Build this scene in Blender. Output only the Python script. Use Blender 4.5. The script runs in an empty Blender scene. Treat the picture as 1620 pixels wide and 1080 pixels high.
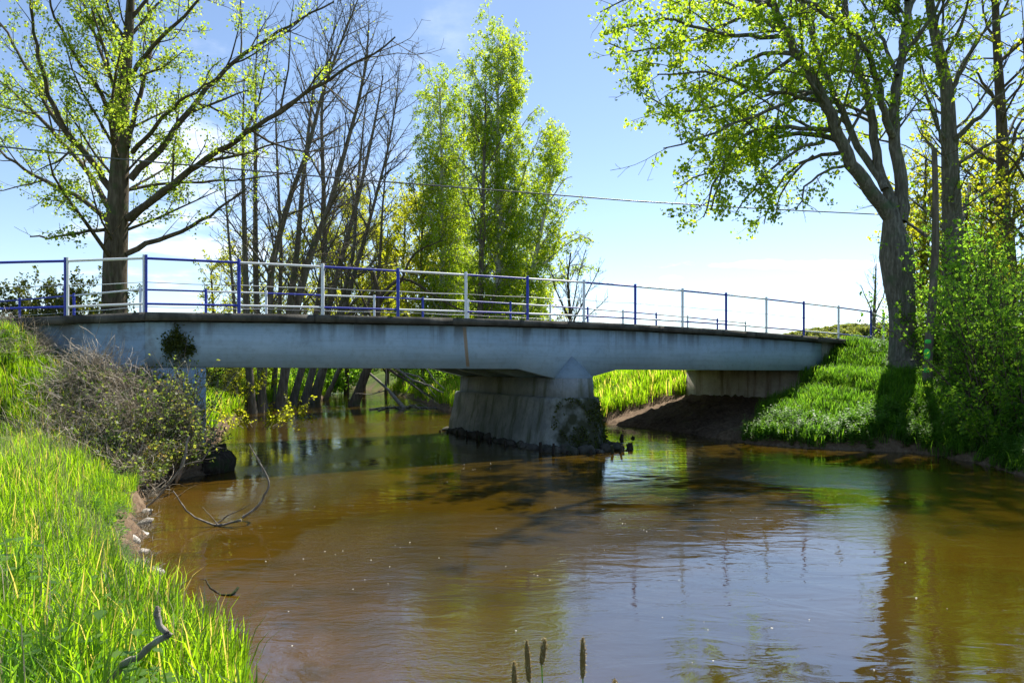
import bpy, math, random
import numpy as np
from mathutils import Vector

C = bpy.context.scene.collection
SC = bpy.context.scene
EYE = 2.22
F = 1100.0            # focal length in photograph pixels

# ---------------------------------------------------------------- camera
cam_d = bpy.data.cameras.new('camera')
cam = bpy.data.objects.new('camera', cam_d); C.objects.link(cam)
cam.location = (0, 0, EYE); cam.rotation_euler = (math.radians(90), 0, 0)
cam_d.sensor_width = 36; cam_d.lens = 36 * F / 1620; cam_d.shift_y = 42 / 1620
cam_d.clip_start = 0.05; cam_d.clip_end = 6000
SC.camera = cam
# ---------------------------------------------------------------- light
SUN_AZ, SUN_EL = math.radians(30), math.radians(52)     # azimuth clockwise from +Y
sd = bpy.data.lights.new('sun', 'SUN'); sd.energy = 5.0; sd.angle = math.radians(0.53); sd.color = (1, .95, .86)
sun = bpy.data.objects.new('sun', sd); C.objects.link(sun)
sdir = Vector((math.sin(SUN_AZ) * math.cos(SUN_EL), math.cos(SUN_AZ) * math.cos(SUN_EL), math.sin(SUN_EL)))
sun.rotation_euler = sdir.to_track_quat('Z', 'Y').to_euler(); sun.location = (10, 20, 60)

W = bpy.data.worlds.new('World'); SC.world = W; W.use_nodes = True
nt = W.node_tree; nt.nodes.clear(); N = nt.nodes; LK = nt.links
def wn(t, **k):
    n = N.new(t)
    for a, b in k.items(): setattr(n, a, b)
    return n
def wmath(op, a, b=None, c=None):
    n = wn('ShaderNodeMath', operation=op)
    for i, v in enumerate((a, b, c)):
        if v is None: continue
        if isinstance(v, (int, float)): n.inputs[i].default_value = v
        else: LK.new(v, n.inputs[i])
    return n.outputs[0]
sky = wn('ShaderNodeTexSky', sky_type='NISHITA', sun_disc=False, sun_elevation=SUN_EL, sun_rotation=SUN_AZ,
         air_density=.85, dust_density=.15, ozone_density=.7, altitude=0)
bg = wn('ShaderNodeBackground'); bg.inputs[1].default_value = 0.090
wo = wn('ShaderNodeOutputWorld')
tc = wn('ShaderNodeTexCoord'); sep = wn('ShaderNodeSeparateXYZ'); LK.new(tc.outputs['Generated'], sep.inputs[0])
X, Y, Z = sep.outputs
ysafe = wmath('MAXIMUM', Y, .05)
ax = wmath('DIVIDE', X, ysafe); az = wmath('DIVIDE', Z, ysafe)
zz = wmath('ADD', wmath('MAXIMUM', Z, 0), .12)
cmb = wn('ShaderNodeCombineXYZ'); LK.new(wmath('DIVIDE', X, zz), cmb.inputs[0]); LK.new(wmath('DIVIDE', Y, zz), cmb.inputs[1])
nz = wn('ShaderNodeTexNoise'); nz.inputs['Scale'].default_value = 1.1; nz.inputs['Detail'].default_value = 8; nz.inputs['Roughness'].default_value = .6
LK.new(cmb.outputs[0], nz.inputs['Vector'])
nz2 = wn('ShaderNodeTexNoise'); nz2.inputs['Scale'].default_value = 14; nz2.inputs['Detail'].default_value = 8; nz2.inputs['Roughness'].default_value = .65
mp = wn('ShaderNodeMapping'); mp.inputs['Scale'].default_value = (1, 1, 4); LK.new(tc.outputs['Generated'], mp.inputs[0]); LK.new(mp.outputs[0], nz2.inputs['Vector'])
def smooth(v, a, b):
    n = wn('ShaderNodeMapRange', interpolation_type='SMOOTHSTEP'); LK.new(v, n.inputs[0])
    n.inputs[1].default_value = a; n.inputs[2].default_value = b; return n.outputs[0]
def streak(cx, cz, hx, hz):
    dx = wmath('DIVIDE', wmath('SUBTRACT', ax, cx), hx); dz = wmath('DIVIDE', wmath('SUBTRACT', az, cz), hz)
    r = wmath('SQRT', wmath('ADD', wmath('MULTIPLY', dx, dx), wmath('MULTIPLY', dz, dz)))
    r = wmath('ADD', r, wmath('MULTIPLY', wmath('SUBTRACT', nz2.outputs[0], .5), 2.6))
    return smooth(r, 1.1, .35)
high = wmath('MULTIPLY', smooth(nz.outputs[0], .50, .66), smooth(Z, .62, .30))
high = wmath('MULTIPLY', high, smooth(ax, .02, -.18))          # broken cloud lies to the left, the right is clear
m = wmath('MULTIPLY', wmath('MAXIMUM', wmath('MAXIMUM', wmath('MULTIPLY', high, .6), streak(.40, .1485, .15, .0075)), streak(.227, .129, .022, .006)), .9)
mix = wn('ShaderNodeMixRGB'); LK.new(m, mix.inputs[0]); LK.new(sky.outputs[0], mix.inputs[1]); mix.inputs[2].default_value = (9.5, 9.7, 10, 1)
LK.new(mix.outputs[0], bg.inputs[0]); LK.new(bg.outputs[0], wo.inputs[0])
SC.view_settings.view_transform = 'Standard'; SC.view_settings.look = 'None'
SC.view_settings.exposure = 1.13; SC.view_settings.gamma = 1.0
SC.view_settings.use_curve_mapping = False
SC.cycles.max_bounces = 8; SC.cycles.transparent_max_bounces = 8
SC.cycles.caustics_reflective = False; SC.cycles.caustics_refractive = False

rng = np.random.default_rng(7)
R = random.Random(11)

# ---------------------------------------------------------------- helpers
def P(x, y, d):
    """point at distance d in front of the camera that is seen at photograph pixel (x, y)"""
    return ((x - 810) / F * d, d, EYE + (582 - y) / F * d)

def tag(o, label=None, cat=None, group=None, kind=None):
    if label: o['label'] = label
    if cat: o['category'] = cat
    if group: o['group'] = group
    if kind: o['kind'] = kind
    return o
def empty(name, loc=(0, 0, 0), rz=0):
    o = bpy.data.objects.new(name, None); C.objects.link(o); o.location = loc; o.rotation_euler = (0, 0, rz)
    o.empty_display_size = .2
    return o
def mesh_from(name, V, Q=None, T=None, tint=None, smooth_=False):
    V = np.asarray(V, dtype=np.float32).reshape(-1, 3)
    Q = np.zeros((0, 4), np.int32) if Q is None or len(Q) == 0 else np.asarray(Q, np.int32)
    T = np.zeros((0, 3), np.int32) if T is None or len(T) == 0 else np.asarray(T, np.int32)
    me = bpy.data.meshes.new(name)
    me.vertices.add(len(V)); me.vertices.foreach_set('co', V.ravel())
    nl = Q.size + T.size; me.loops.add(nl)
    me.loops.foreach_set('vertex_index', np.concatenate([Q.ravel(), T.ravel()]))
    me.polygons.add(len(Q) + len(T))
    ls = np.concatenate([np.arange(len(Q)) * 4, Q.size + np.arange(len(T)) * 3]).astype(np.int32)
    me.polygons.foreach_set('loop_start', ls)
    if smooth_: me.polygons.foreach_set('use_smooth', np.ones(len(ls), bool))
    me.update(calc_edges=True)
    if tint is not None:
        a = me.attributes.new('tint', 'FLOAT', 'FACE'); a.data.foreach_set('value', np.asarray(tint, np.float32))
    return me
def link(name, me, mat, parent=None):
    o = bpy.data.objects.new(name, me)
    if mat is not None: me.materials.append(mat)
    C.objects.link(o)
    if parent is not None: o.parent = parent
    return o
class MB:
    def __init__(s): s.V = []; s.Q = []; s.T = []; s.n = 0
    def add(s, V, Q=(), T=()):
        V = np.asarray(V, float).reshape(-1, 3)
        if len(Q): s.Q.append(np.asarray(Q, np.int32) + s.n)
        if len(T): s.T.append(np.asarray(T, np.int32) + s.n)
        s.V.append(V); s.n += len(V)
    def box(s, a, b):
        (x0, y0, z0), (x1, y1, z1) = a, b
        V = [(x0, y0, z0), (x1, y0, z0), (x1, y1, z0), (x0, y1, z0), (x0, y0, z1), (x1, y0, z1), (x1, y1, z1), (x0, y1, z1)]
        s.add(V, [(0, 3, 2, 1), (4, 5, 6, 7), (0, 1, 5, 4), (1, 2, 6, 5), (2, 3, 7, 6), (3, 0, 4, 7)])
    def rings(s, rings, close=True, caps=True):
        """rings: list of equal-length closed loops"""
        k = len(rings[0]); V = np.array(rings, float).reshape(-1, 3); Q = []
        for i in range(len(rings) - 1):
            for j in range(k):
                Q.append((i * k + j, i * k + (j + 1) % k, (i + 1) * k + (j + 1) % k, (i + 1) * k + j))
        T = []
        if caps:
            for base, flip in ((0, True), ((len(rings) - 1) * k, False)):
                c = len(V); V = np.vstack([V, V[base:base + k].mean(0)])
                for j in range(k):
                    t = (base + j, base + (j + 1) % k, c)
                    T.append(t[::-1] if flip else t)
        s.add(V, Q, T)
    def tube(s, pts, r, k=8, cap=True):
        pts = np.asarray(pts, float); r = np.broadcast_to(np.asarray(r, float), (len(pts),))
        V, Q = tube_batch(pts[None], r[None], k)
        s.add(V, Q)
        if cap:
            n = len(pts)
            for b, flip in ((0, 1), ((n - 1) * k, 0)):
                ctr = V[b:b + k].mean(0); VV = np.vstack([V[b:b + k], ctr])
                s.add(VV, (), [((j + 1) % k, j, k) if flip else (j, (j + 1) % k, k) for j in range(k)])
    def build(s, name, mat, parent=None, smooth_=False, tint=None):
        me = mesh_from(name, np.vstack(s.V), np.vstack(s.Q) if s.Q else None, np.vstack(s.T) if s.T else None, tint, smooth_)
        return link(name, me, mat, parent)
def tube_batch(Pn, Rn, k):
    """Pn (B,n,3), Rn (B,n) -> verts and quads of open tubes"""
    B, n, _ = Pn.shape
    tg = np.gradient(Pn, axis=1); tg /= np.linalg.norm(tg, axis=2, keepdims=True) + 1e-9
    av = Pn[:, -1] - Pn[:, 0]; ref = np.zeros((B, 3)); ax_ = np.argmin(np.abs(av), axis=1); ref[np.arange(B), ax_] = 1
    a = np.cross(tg, ref[:, None, :]); a /= np.linalg.norm(a, axis=2, keepdims=True) + 1e-9
    b = np.cross(tg, a)
    th = np.arange(k) * 2 * math.pi / k
    V = Pn[:, :, None, :] + Rn[:, :, None, None] * (np.cos(th)[None, None, :, None] * a[:, :, None, :] + np.sin(th)[None, None, :, None] * b[:, :, None, :])
    base = (np.arange(B) * n * k)[:, None, None]; i = np.arange(n - 1)[None, :, None] * k; j = np.arange(k)[None, None, :]; j2 = (j + 1) % k
    Q = np.stack([base + i + j, base + i + j2, base + i + k + j2, base + i + k + j], -1).reshape(-1, 4)
    return V.reshape(-1, 3), Q
def branches_mesh(name, br):
    """br: list of (pts, radii, sides)"""
    g = {}
    for p, r, k in br: g.setdefault((len(p), k), []).append((p, r))
    m = MB()
    for (n, k), L in g.items():
        V, Q = tube_batch(np.array([p for p, _ in L], float), np.array([r for _, r in L], float), k); m.add(V, Q)
    return mesh_from(name, np.vstack(m.V), np.vstack(m.Q), None, None, True)

def leaves_mesh(name, pts, size, seed=0, wide=.36, droop=.0, tint_at=None):
    r = np.random.default_rng(seed); pts = np.asarray(pts, float); n = len(pts)
    a = r.normal(size=(n, 3)); a[:, 2] -= droop; a /= np.linalg.norm(a, axis=1, keepdims=True)
    b = np.cross(a, r.normal(size=(n, 3))); b /= np.linalg.norm(b, axis=1, keepdims=True)
    c = np.cross(a, b)
    s = (size * r.uniform(.45, 1.4, n))[:, None]
    V = np.stack([pts, pts + a * s * .45 + b * s * wide + c * s * .08, pts + a * s, pts + a * s * .45 - b * s * wide + c * s * .08], 1)
    t = np.clip(r.normal(.5, .22, n) if tint_at is None else tint_at + r.normal(0, .16, n), 0, 1)
    return mesh_from(name, V.reshape(-1, 3), np.arange(n * 4).reshape(-1, 4), None, t)

# ---------------------------------------------------------------- materials
class Mat:
    def __init__(s, name, rough=.8, spec=.3):
        s.m = bpy.data.materials.new(name); s.m.use_nodes = True; s.nt = s.m.node_tree
        s.b = s.nt.nodes['Principled BSDF']; s.out = s.nt.nodes['Material Output']
        s.b.inputs['Roughness'].default_value = rough; s.b.inputs['Specular IOR Level'].default_value = spec
        s.tc = s.n('ShaderNodeTexCoord')
    def n(s, t, **k):
        q = s.nt.nodes.new(t)
        for a, b in k.items(): setattr(q, a, b)
        return q
    def set(s, sock, v):
        if hasattr(v, 'is_output') or isinstance(v, bpy.types.NodeSocket): s.nt.links.new(v, sock)
        else: sock.default_value = v
    def coord(s, scale=(1, 1, 1), kind='Object', rot=(0, 0, 0)):
        mp = s.n('ShaderNodeMapping'); mp.inputs['Scale'].default_value = scale; mp.inputs['Rotation'].default_value = rot
        s.nt.links.new(s.tc.outputs[kind], mp.inputs[0]); return mp.outputs[0]
    def noise(s, scale, detail=5, rough=.6, vec=None, dist=0):
        q = s.n('ShaderNodeTexNoise'); q.inputs['Scale'].default_value = scale; q.inputs['Detail'].default_value = detail
        q.inputs['Roughness'].default_value = rough; q.inputs['Distortion'].default_value = dist
        s.nt.links.new(vec if vec is not None else s.tc.outputs['Object'], q.inputs['Vector']); return q.outputs[0]
    def range(s, v, a, b, c=0., d=1., smooth_=True):
        q = s.n('ShaderNodeMapRange'); q.interpolation_type = 'SMOOTHSTEP' if smooth_ else 'LINEAR'
        s.nt.links.new(v, q.inputs[0])
        for i, x in enumerate((a, b, c, d)): q.inputs[i + 1].default_value = x
        return q.outputs[0]
    def math(s, op, a, b=None):
        q = s.n('ShaderNodeMath', operation=op)
        s.set(q.inputs[0], a)
        if b is not None: s.set(q.inputs[1], b)
        return q.outputs[0]
    def mix(s, f, a, b, mode='MIX'):
        q = s.n('ShaderNodeMixRGB', blend_type=mode)
        s.set(q.inputs[0], f)
        s.set(q.inputs[1], a if not isinstance(a, tuple) else (*a, 1) if len(a) == 3 else a)
        s.set(q.inputs[2], b if not isinstance(b, tuple) else (*b, 1) if len(b) == 3 else b)
        return q.outputs[0]
    def ramp(s, v, stops):
        q = s.n('ShaderNodeValToRGB'); s.nt.links.new(v, q.inputs[0]); e = q.color_ramp.elements
        e[0].position, e[0].color = stops[0][0], (*stops[0][1], 1); e[1].position, e[1].color = stops[-1][0], (*stops[-1][1], 1)
        for p, c in stops[1:-1]:
            k = e.new(p); k.color = (*c, 1)
        return q.outputs[0]
    def bump(s, h, strength=.5, dist=.02, prev=None):
        q = s.n('ShaderNodeBump'); q.inputs['Strength'].default_value = strength; q.inputs['Distance'].default_value = dist
        s.nt.links.new(h, q.inputs['Height'])
        if prev is not None: s.nt.links.new(prev, q.inputs['Normal'])
        s.nt.links.new(q.outputs[0], s.b.inputs['Normal']); return q.outputs[0]
    def color(s, c): s.set(s.b.inputs['Base Color'], (*c, 1) if isinstance(c, tuple) else c)

def leaf_mat(name, stops, trans_gain=2.6, mixf=.45, tr_tint=(1.15, 1.0, .45), spec=.25):
    m = Mat(name, .5, spec); at = m.n('ShaderNodeAttribute', attribute_name='tint')
    c = m.ramp(at.outputs['Fac'], stops); m.color(c)
    tr = m.n('ShaderNodeBsdfTranslucent')
    g = m.mix(1.0, c, tuple(trans_gain * x for x in tr_tint), 'MULTIPLY'); m.nt.links.new(g, tr.inputs[0])
    ms = m.n('ShaderNodeMixShader'); ms.inputs[0].default_value = mixf
    m.nt.links.new(m.b.outputs[0], ms.inputs[1]); m.nt.links.new(tr.outputs[0], ms.inputs[2]); m.nt.links.new(ms.outputs[0], m.out.inputs[0])
    return m.m
M = {}
M['maple_leaf'] = leaf_mat('maple_leaf', [(0, (.045, .095, .010)), (.5, (.085, .14, .012)), (1, (.14, .19, .018))], 4.7, .62)
M['poplar_leaf'] = leaf_mat('poplar_leaf', [(0, (.045, .085, .018)), (.5, (.08, .125, .02)), (1, (.14, .18, .03))], 4.9, .60)
M['birch_leaf'] = leaf_mat('birch_leaf', [(0, (.055, .10, .010)), (.5, (.09, .14, .010)), (1, (.15, .18, .012))], 5.2, .63)
M['young_leaf'] = leaf_mat('young_leaf', [(0, (.08, .11, .01)), (.5, (.13, .16, .012)), (1, (.17, .18, .02))], 4.2, .6)
M['shrub_leaf'] = leaf_mat('shrub_leaf', [(0, (.03, .075, .012)), (.5, (.05, .11, .014)), (1, (.09, .15, .02))], 5.6, .63)
M['dark_leaf'] = leaf_mat('dark_leaf', [(0, (.03, .05, .012)), (.5, (.055, .075, .015)), (1, (.10, .12, .02))], 2.2, .45)
M['bramble_leaf'] = leaf_mat('bramble_leaf', [(0, (.03, .06, .018)), (.5, (.06, .10, .03)), (.8, (.13, .16, .04)), (1, (.22, .16, .07))], 3.6, .5, spec=.35)
M['grass'] = leaf_mat('grass', [(0, (.05, .105, .006)), (.45, (.085, .16, .008)), (.8, (.13, .20, .010)), (1, (.19, .165, .085))], 4.5, .62, (1.08, .98, .38))
M['grass_dark'] = leaf_mat('grass_dark', [(0, (.035, .085, .010)), (.5, (.055, .125, .012)), (1, (.10, .16, .015))], 3.8, .55, (1.0, 1.0, .5))
M['weed'] = leaf_mat('weed', [(0, (.04, .10, .015)), (.5, (.07, .15, .02)), (1, (.12, .20, .03))], 3.6, .5, (1, 1, .5), .5)
M['dry_grass'] = leaf_mat('dry_grass', [(0, (.26, .20, .13)), (.5, (.50, .43, .33)), (1, (.70, .64, .54))], 1.0, .25, (1, .95, .8))
M['far_leaf'] = leaf_mat('far_leaf', [(0, (.05, .08, .03)), (.5, (.09, .12, .035)), (1, (.15, .17, .05))], 3, .5)  # distance haze put into the leaf colour, lighter and bluer

def bark(name, a, b, c, scale=9, bstr=.9, stretch=.18):
    m = Mat(name, .9, .15); v = m.coord((1, 1, stretch)); n1 = m.noise(scale, 6, .65, v); n2 = m.noise(2.2, 3)
    col = m.ramp(n1, [(.3, a), (.5, b), (.72, c)]); col = m.mix(m.range(n2, .5, .7), col, tuple(x * .7 + y for x, y in zip(b, (.0, .03, 0))))
    m.color(col); m.bump(n1, bstr, .04); return m.m
M['bark_dark'] = bark('bark_dark', (.075, .06, .046), (.15, .125, .10), (.25, .215, .18))
M['bark_brown'] = bark('bark_brown', (.05, .038, .025), (.10, .078, .055), (.17, .14, .10))
M['bark_grey'] = bark('bark_grey', (.06, .055, .045), (.13, .12, .10), (.25, .24, .21), 14)
M['dead_wood'] = bark('dead_wood', (.10, .08, .06), (.22, .19, .155), (.36, .33, .28), 12)
M['wet_wood'] = bark('wet_wood', (.015, .012, .01), (.04, .03, .022), (.09, .075, .06), 12)
m = Mat('birch_bark', .7, .3); v = m.coord((1, 1, 3.0)); n1 = m.noise(2.2, 6, .7, v); n2 = m.noise(6, 4)
m.color(m.mix(m.range(n1, .56, .62), m.mix(n2, (.36, .35, .32), (.62, .60, .56)), (.04, .035, .03))); M['birch_bark'] = m.m

# painted concrete of the girders: pale blue-grey paint, board marks, dirty runs
m = Mat('painted_concrete', .75, .3)
big = m.noise(.9, 6, .65); fine = m.noise(7, 6, .7)
run = m.noise(1.0, 5, .6, m.coord((2.6, 2.6, .16)), .4); board = m.noise(1.0, 3, .6, m.coord((.35, .35, 9)))
col = m.mix(m.range(big, .35, .65), (.30, .425, .53), (.36, .485, .59))
col = m.mix(m.range(fine, .45, .75, 0, .55), col, (.23, .29, .33))
col = m.mix(m.range(board, .50, .62, 0, .30), col, (.25, .32, .37))
sepz = m.n('ShaderNodeSeparateXYZ'); m.nt.links.new(m.tc.outputs['Object'], sepz.inputs[0])
topm = m.range(sepz.outputs[2], 2.55, 3.5, 0, 1)
col = m.mix(m.math('MULTIPLY', m.range(run, .46, .64), m.math('MULTIPLY', topm, .9)), col, (.10, .10, .085))
leftm = m.math('MULTIPLY', m.range(sepz.outputs[0], 2.3, -1.0), m.range(m.noise(1.6, 6, .7), .42, .6))
col = m.mix(m.math('MULTIPLY', leftm, .6), col, (.16, .15, .12))
# the one tan run where paint has gone
dx = m.math('ABSOLUTE', m.math('SUBTRACT', sepz.outputs[0], m.math('ADD', 7.32, m.math('MULTIPLY', m.math('SUBTRACT', 3.0, sepz.outputs[2]), .10))))
tan = m.math('MULTIPLY', m.range(m.math('ADD', dx, m.math('MULTIPLY', m.math('SUBTRACT', fine, .5), .05)), .06, .035), m.math('MULTIPLY', m.range(sepz.outputs[2], 3.36, 3.2), m.range(sepz.outputs[2], 2.2, 2.3)))
col = m.mix(m.math('MULTIPLY', tan, .85), col, (.30, .20, .10))
m.color(col); m.bump(m.math('ADD', fine, board), .35, .01); M['paint_concrete'] = m.m
m2_ = M['paint_concrete'].copy(); m2_.name = 'shaded_paint'; b2_ = m2_.node_tree.nodes['Principled BSDF']; l2_ = b2_.inputs['Base Color'].links[0].from_socket; x2_ = m2_.node_tree.nodes.new('ShaderNodeMixRGB'); x2_.blend_type = 'MULTIPLY'; x2_.inputs[0].default_value = 1; x2_.inputs[2].default_value = (.62, .62, .62, 1); m2_.node_tree.links.new(l2_, x2_.inputs[1]); m2_.node_tree.links.new(x2_.outputs[0], b2_.inputs['Base Color']); M['paint_shaded'] = m2_  # girder paint darkened overall to offset the sky light on the sloping pier nose
def concrete(name, a, b, moss, mossamt, streaky=True):
    m = Mat(name, .9, .2); n1 = m.noise(1.3, 7, .7); n2 = m.noise(9, 6, .75); st = m.noise(1, 5, .6, m.coord((3, 3, .25)))
    c = m.mix(m.range(n1, .35, .65), a, b); c = m.mix(m.range(n2, .45, .8, 0, .6), c, tuple(x * .5 for x in a))
    c = m.mix(m.range(st, .48, .68, 0, mossamt), c, moss); m.color(c); m.bump(n2, .6, .02); return m.m
M['kerb_concrete'] = concrete('kerb_concrete', (.065, .062, .055), (.13, .125, .11), (.035, .035, .03), .8)
M['pier_concrete'] = concrete('pier_concrete', (.22, .245, .25), (.32, .34, .34), (.10, .11, .06), .8)
M['base_concrete'] = concrete('base_concrete', (.19, .205, .19), (.31, .325, .29), (.07, .085, .04), .8)
m_ = M['base_concrete']; n_ = m_.node_tree; b_ = n_.nodes['Principled BSDF']; old = b_.inputs['Base Color'].links[0].from_socket
tcn = n_.nodes.new('ShaderNodeTexCoord'); sp_ = n_.nodes.new('ShaderNodeSeparateXYZ'); n_.links.new(tcn.outputs['Object'], sp_.inputs[0]); no_ = n_.nodes.new('ShaderNodeTexNoise'); no_.inputs['Scale'].default_value = 3.5; no_.inputs['Detail'].default_value = 7; n_.links.new(tcn.outputs['Object'], no_.inputs[0])
ad = n_.nodes.new('ShaderNodeMath'); ad.operation = 'MULTIPLY_ADD'; n_.links.new(no_.outputs[0], ad.inputs[0]); ad.inputs[1].default_value = -2.2; n_.links.new(sp_.outputs[1], ad.inputs[2])
mr_ = n_.nodes.new('ShaderNodeMapRange'); n_.links.new(ad.outputs[0], mr_.inputs[0]); mr_.inputs[1].default_value = -1.15; mr_.inputs[2].default_value = -1.75
mx_ = n_.nodes.new('ShaderNodeMixRGB'); n_.links.new(mr_.outputs[0], mx_.inputs[0]); n_.links.new(old, mx_.inputs[1]); mx_.inputs[2].default_value = (.045, .05, .028, 1); n_.links.new(mx_.outputs[0], b_.inputs['Base Color'])
M['rubble'] = concrete('rubble', (.05, .045, .035), (.11, .10, .08), (.02, .03, .012), .8)
M['abutment_concrete'] = concrete('abutment_concrete', (.34, .31, .26), (.46, .42, .36), (.13, .09, .06), .8)
M['asphalt'] = concrete('asphalt', (.045, .045, .046), (.06, .06, .06), (.03, .03, .03), .4)
def paint(name, c, chip):
    m = Mat(name, .42, .5); n = m.noise(14, 6, .7); m.color(m.mix(m.range(n, .60, .72, 0, .7), c, chip)); m.bump(n, .1, .003); return m.m
M['blue_paint'] = paint('blue_paint', (.018, .035, .36), (.03, .035, .12))
M['white_paint'] = paint('white_paint', (.74, .76, .78), (.42, .40, .36))
m = Mat('galvanised_wire', .5, .5); m.color((.30, .31, .33)); M['wire'] = m.m
m = Mat('cable_sheath', .35, .5); m.color((.10, .10, .105)); M['cable'] = m.m
m = Mat('fluorescent_paint', .7, .2); m.color((.10, .75, .12)); M['fluo'] = m.m
m = Mat('pale_stone', .85, .3); n = m.noise(5, 6, .7); m.color(m.ramp(n, [(.35, (.12, .09, .06)), (.5, (.32, .29, .25)), (.65, (.56, .54, .50))])); m.bump(n, .8, .05); M['stone'] = m.m

# ground
m = Mat('ground', .95, .1); at = m.n('ShaderNodeAttribute', attribute_name='soil')
n1 = m.noise(.7, 7, .7); n2 = m.noise(9, 6, .7); n3 = m.noise(.03, 4)
grass = m.ramp(n1, [(.3, (.030, .055, .010)), (.5, (.055, .085, .014)), (.7, (.095, .115, .025))])
grass = m.mix(m.range(n3, .4, .6), grass, (.10, .14, .02))
soil = m.ramp(n2, [(.3, (.06, .038, .024)), (.5, (.14, .095, .06)), (.75, (.23, .17, .115))])
m.color(m.mix(at.outputs['Fac'], grass, soil)); m.bump(n2, .8, .05); M['ground'] = m.m

# water: turbid brown body under a rippled surface
m = Mat('river_water', .025, .5); m.b.inputs['IOR'].default_value = 3.0; m.b.inputs['Specular Tint'].default_value = (.72, .87, 1, 1)
n1 = m.noise(.35, 4, .6, None, .6)
at = m.n('ShaderNodeAttribute', attribute_name='shallow')
col = m.mix(m.range(n1, .35, .65), (.040, .025, .0017), (.057, .034, .0024))
col = m.mix(m.math('MULTIPLY', at.outputs['Fac'], m.range(m.noise(1.2, 5, .65), .3, .6)), col, (.085, .044, .005)); m.color(col)
calm = m.range(m.noise(.22, 3, .5, None, 1.0), .44, .64, .12, 2.3)
w1 = m.noise(1.0, 3, .5, m.coord((1.3, 3.2, 1), rot=(0, 0, .35)), .8)
w2 = m.noise(1.0, 4, .6, m.coord((5.5, 11, 1), rot=(0, 0, -.25)), .5)
w3 = m.noise(1.0, 3, .6, m.coord((16, 30, 1), rot=(0, 0, .1)), .3)
h = m.math('ADD', m.math('MULTIPLY', w1, 1.0), m.math('MULTIPLY', m.math('ADD', m.math('MULTIPLY', w2, .36), m.math('MULTIPLY', w3, .20)), calm))
m.bump(h, .5, .0165); M['water'] = m.m

# ---------------------------------------------------------------- bridge frame
S = 1.83; ANG = math.atan2(.87, 1.61); CA, SA = math.cos(ANG), math.sin(ANG); P0 = (-7.6, 14.4)
def bw(t, w, z=0): return (P0[0] + t * CA - w * SA, P0[1] + t * SA + w * CA, z)
def bl(x, y, z=0):
    dx, dy = x - P0[0], y - P0[1]; return (dx * CA + dy * SA, -dx * SA + dy * CA, z)
DI = [-2, 0, 1, 2, 3, 4, 5, 6, 7, 8, 9, 10, 11, 12, 13, 15]
DZ = [1.05, 1.155, 1.195, 1.23, 1.25, 1.275, 1.288, 1.295, 1.28, 1.252, 1.215, 1.165, 1.105, 1.04, .95, .80]
def deck_z(t): return EYE + np.interp(np.asarray(t) / S, DI, DZ)
WID = 6.7; T_WALL = 20.7

# ---------------------------------------------------------------- terrain
RIGHT = [(-46, 150), (-30, 110), (-20, 84), (-11, 62), (-7, 50), (-4.5, 40), (-3, 35), (1.5, 32.5), (3.6, 30.5), (3.8, 27.8), (5.2, 25.4), (6.0, 23.2), (7.0, 20.6), (8.0, 19.4), (9.6, 18.7), (10.6, 18.3), (10.9, 16.5), (10.5, 14.2), (11.0, 11), (12, 6), (12.5, 0), (13, -30)]
LEFT = [(6, -30), (4.2, -4), (2.6, .6), (.8, 2.2), (-.9, 3.7), (-2.3, 5.2), (-3.75, 6.9), (-4.6, 8.3), (-5.3, 9.6), (-6.05, 11.2), (-6.75, 12.6), (-6.9, 13.6), (-6.5, 14.5), (-6.45, 15.2), (-9.0, 21), (-11.4, 28), (-13, 34), (-13.2, 42), (-13.0, 48), (-17, 64), (-26, 84), (-38, 110), (-54, 150)]
POLY = np.array(RIGHT + LEFT)
def river_d(x, y):
    """distance to the shore, positive on land"""
    x = np.asarray(x, float); y = np.asarray(y, float); sh = x.shape; x = x.ravel(); y = y.ravel()
    best = np.full(x.shape, 1e9); inside = np.zeros(x.shape, bool)
    for i in range(len(POLY)):
        x0, y0 = POLY[i]; x1, y1 = POLY[(i + 1) % len(POLY)]; dx, dy = x1 - x0, y1 - y0
        t = np.clip(((x - x0) * dx + (y - y0) * dy) / (dx * dx + dy * dy), 0, 1)
        best = np.minimum(best, (x - x0 - t * dx) ** 2 + (y - y0 - t * dy) ** 2)
        if dy != 0:
            c = ((y0 > y) != (y1 > y)) & (x < (y - y0) * dx / dy + x0); inside ^= c
    d = np.sqrt(best); return np.where(inside, -d, d).reshape(sh)
def lump(x, y, f, seed=0):
    return (np.sin(x * f + seed) * np.cos(y * f * 1.13 + seed * 2.1) + .5 * np.sin(x * f * 2.3 + y * f * 1.7 + seed * 3.3) + .3 * np.sin(x * f * 4.1 - y * f * 3.7 + seed)) / 1.8
def sstep(v, a, b):
    t = np.clip((v - a) / (b - a), 0, 1); return t * t * (3 - 2 * t)
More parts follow.
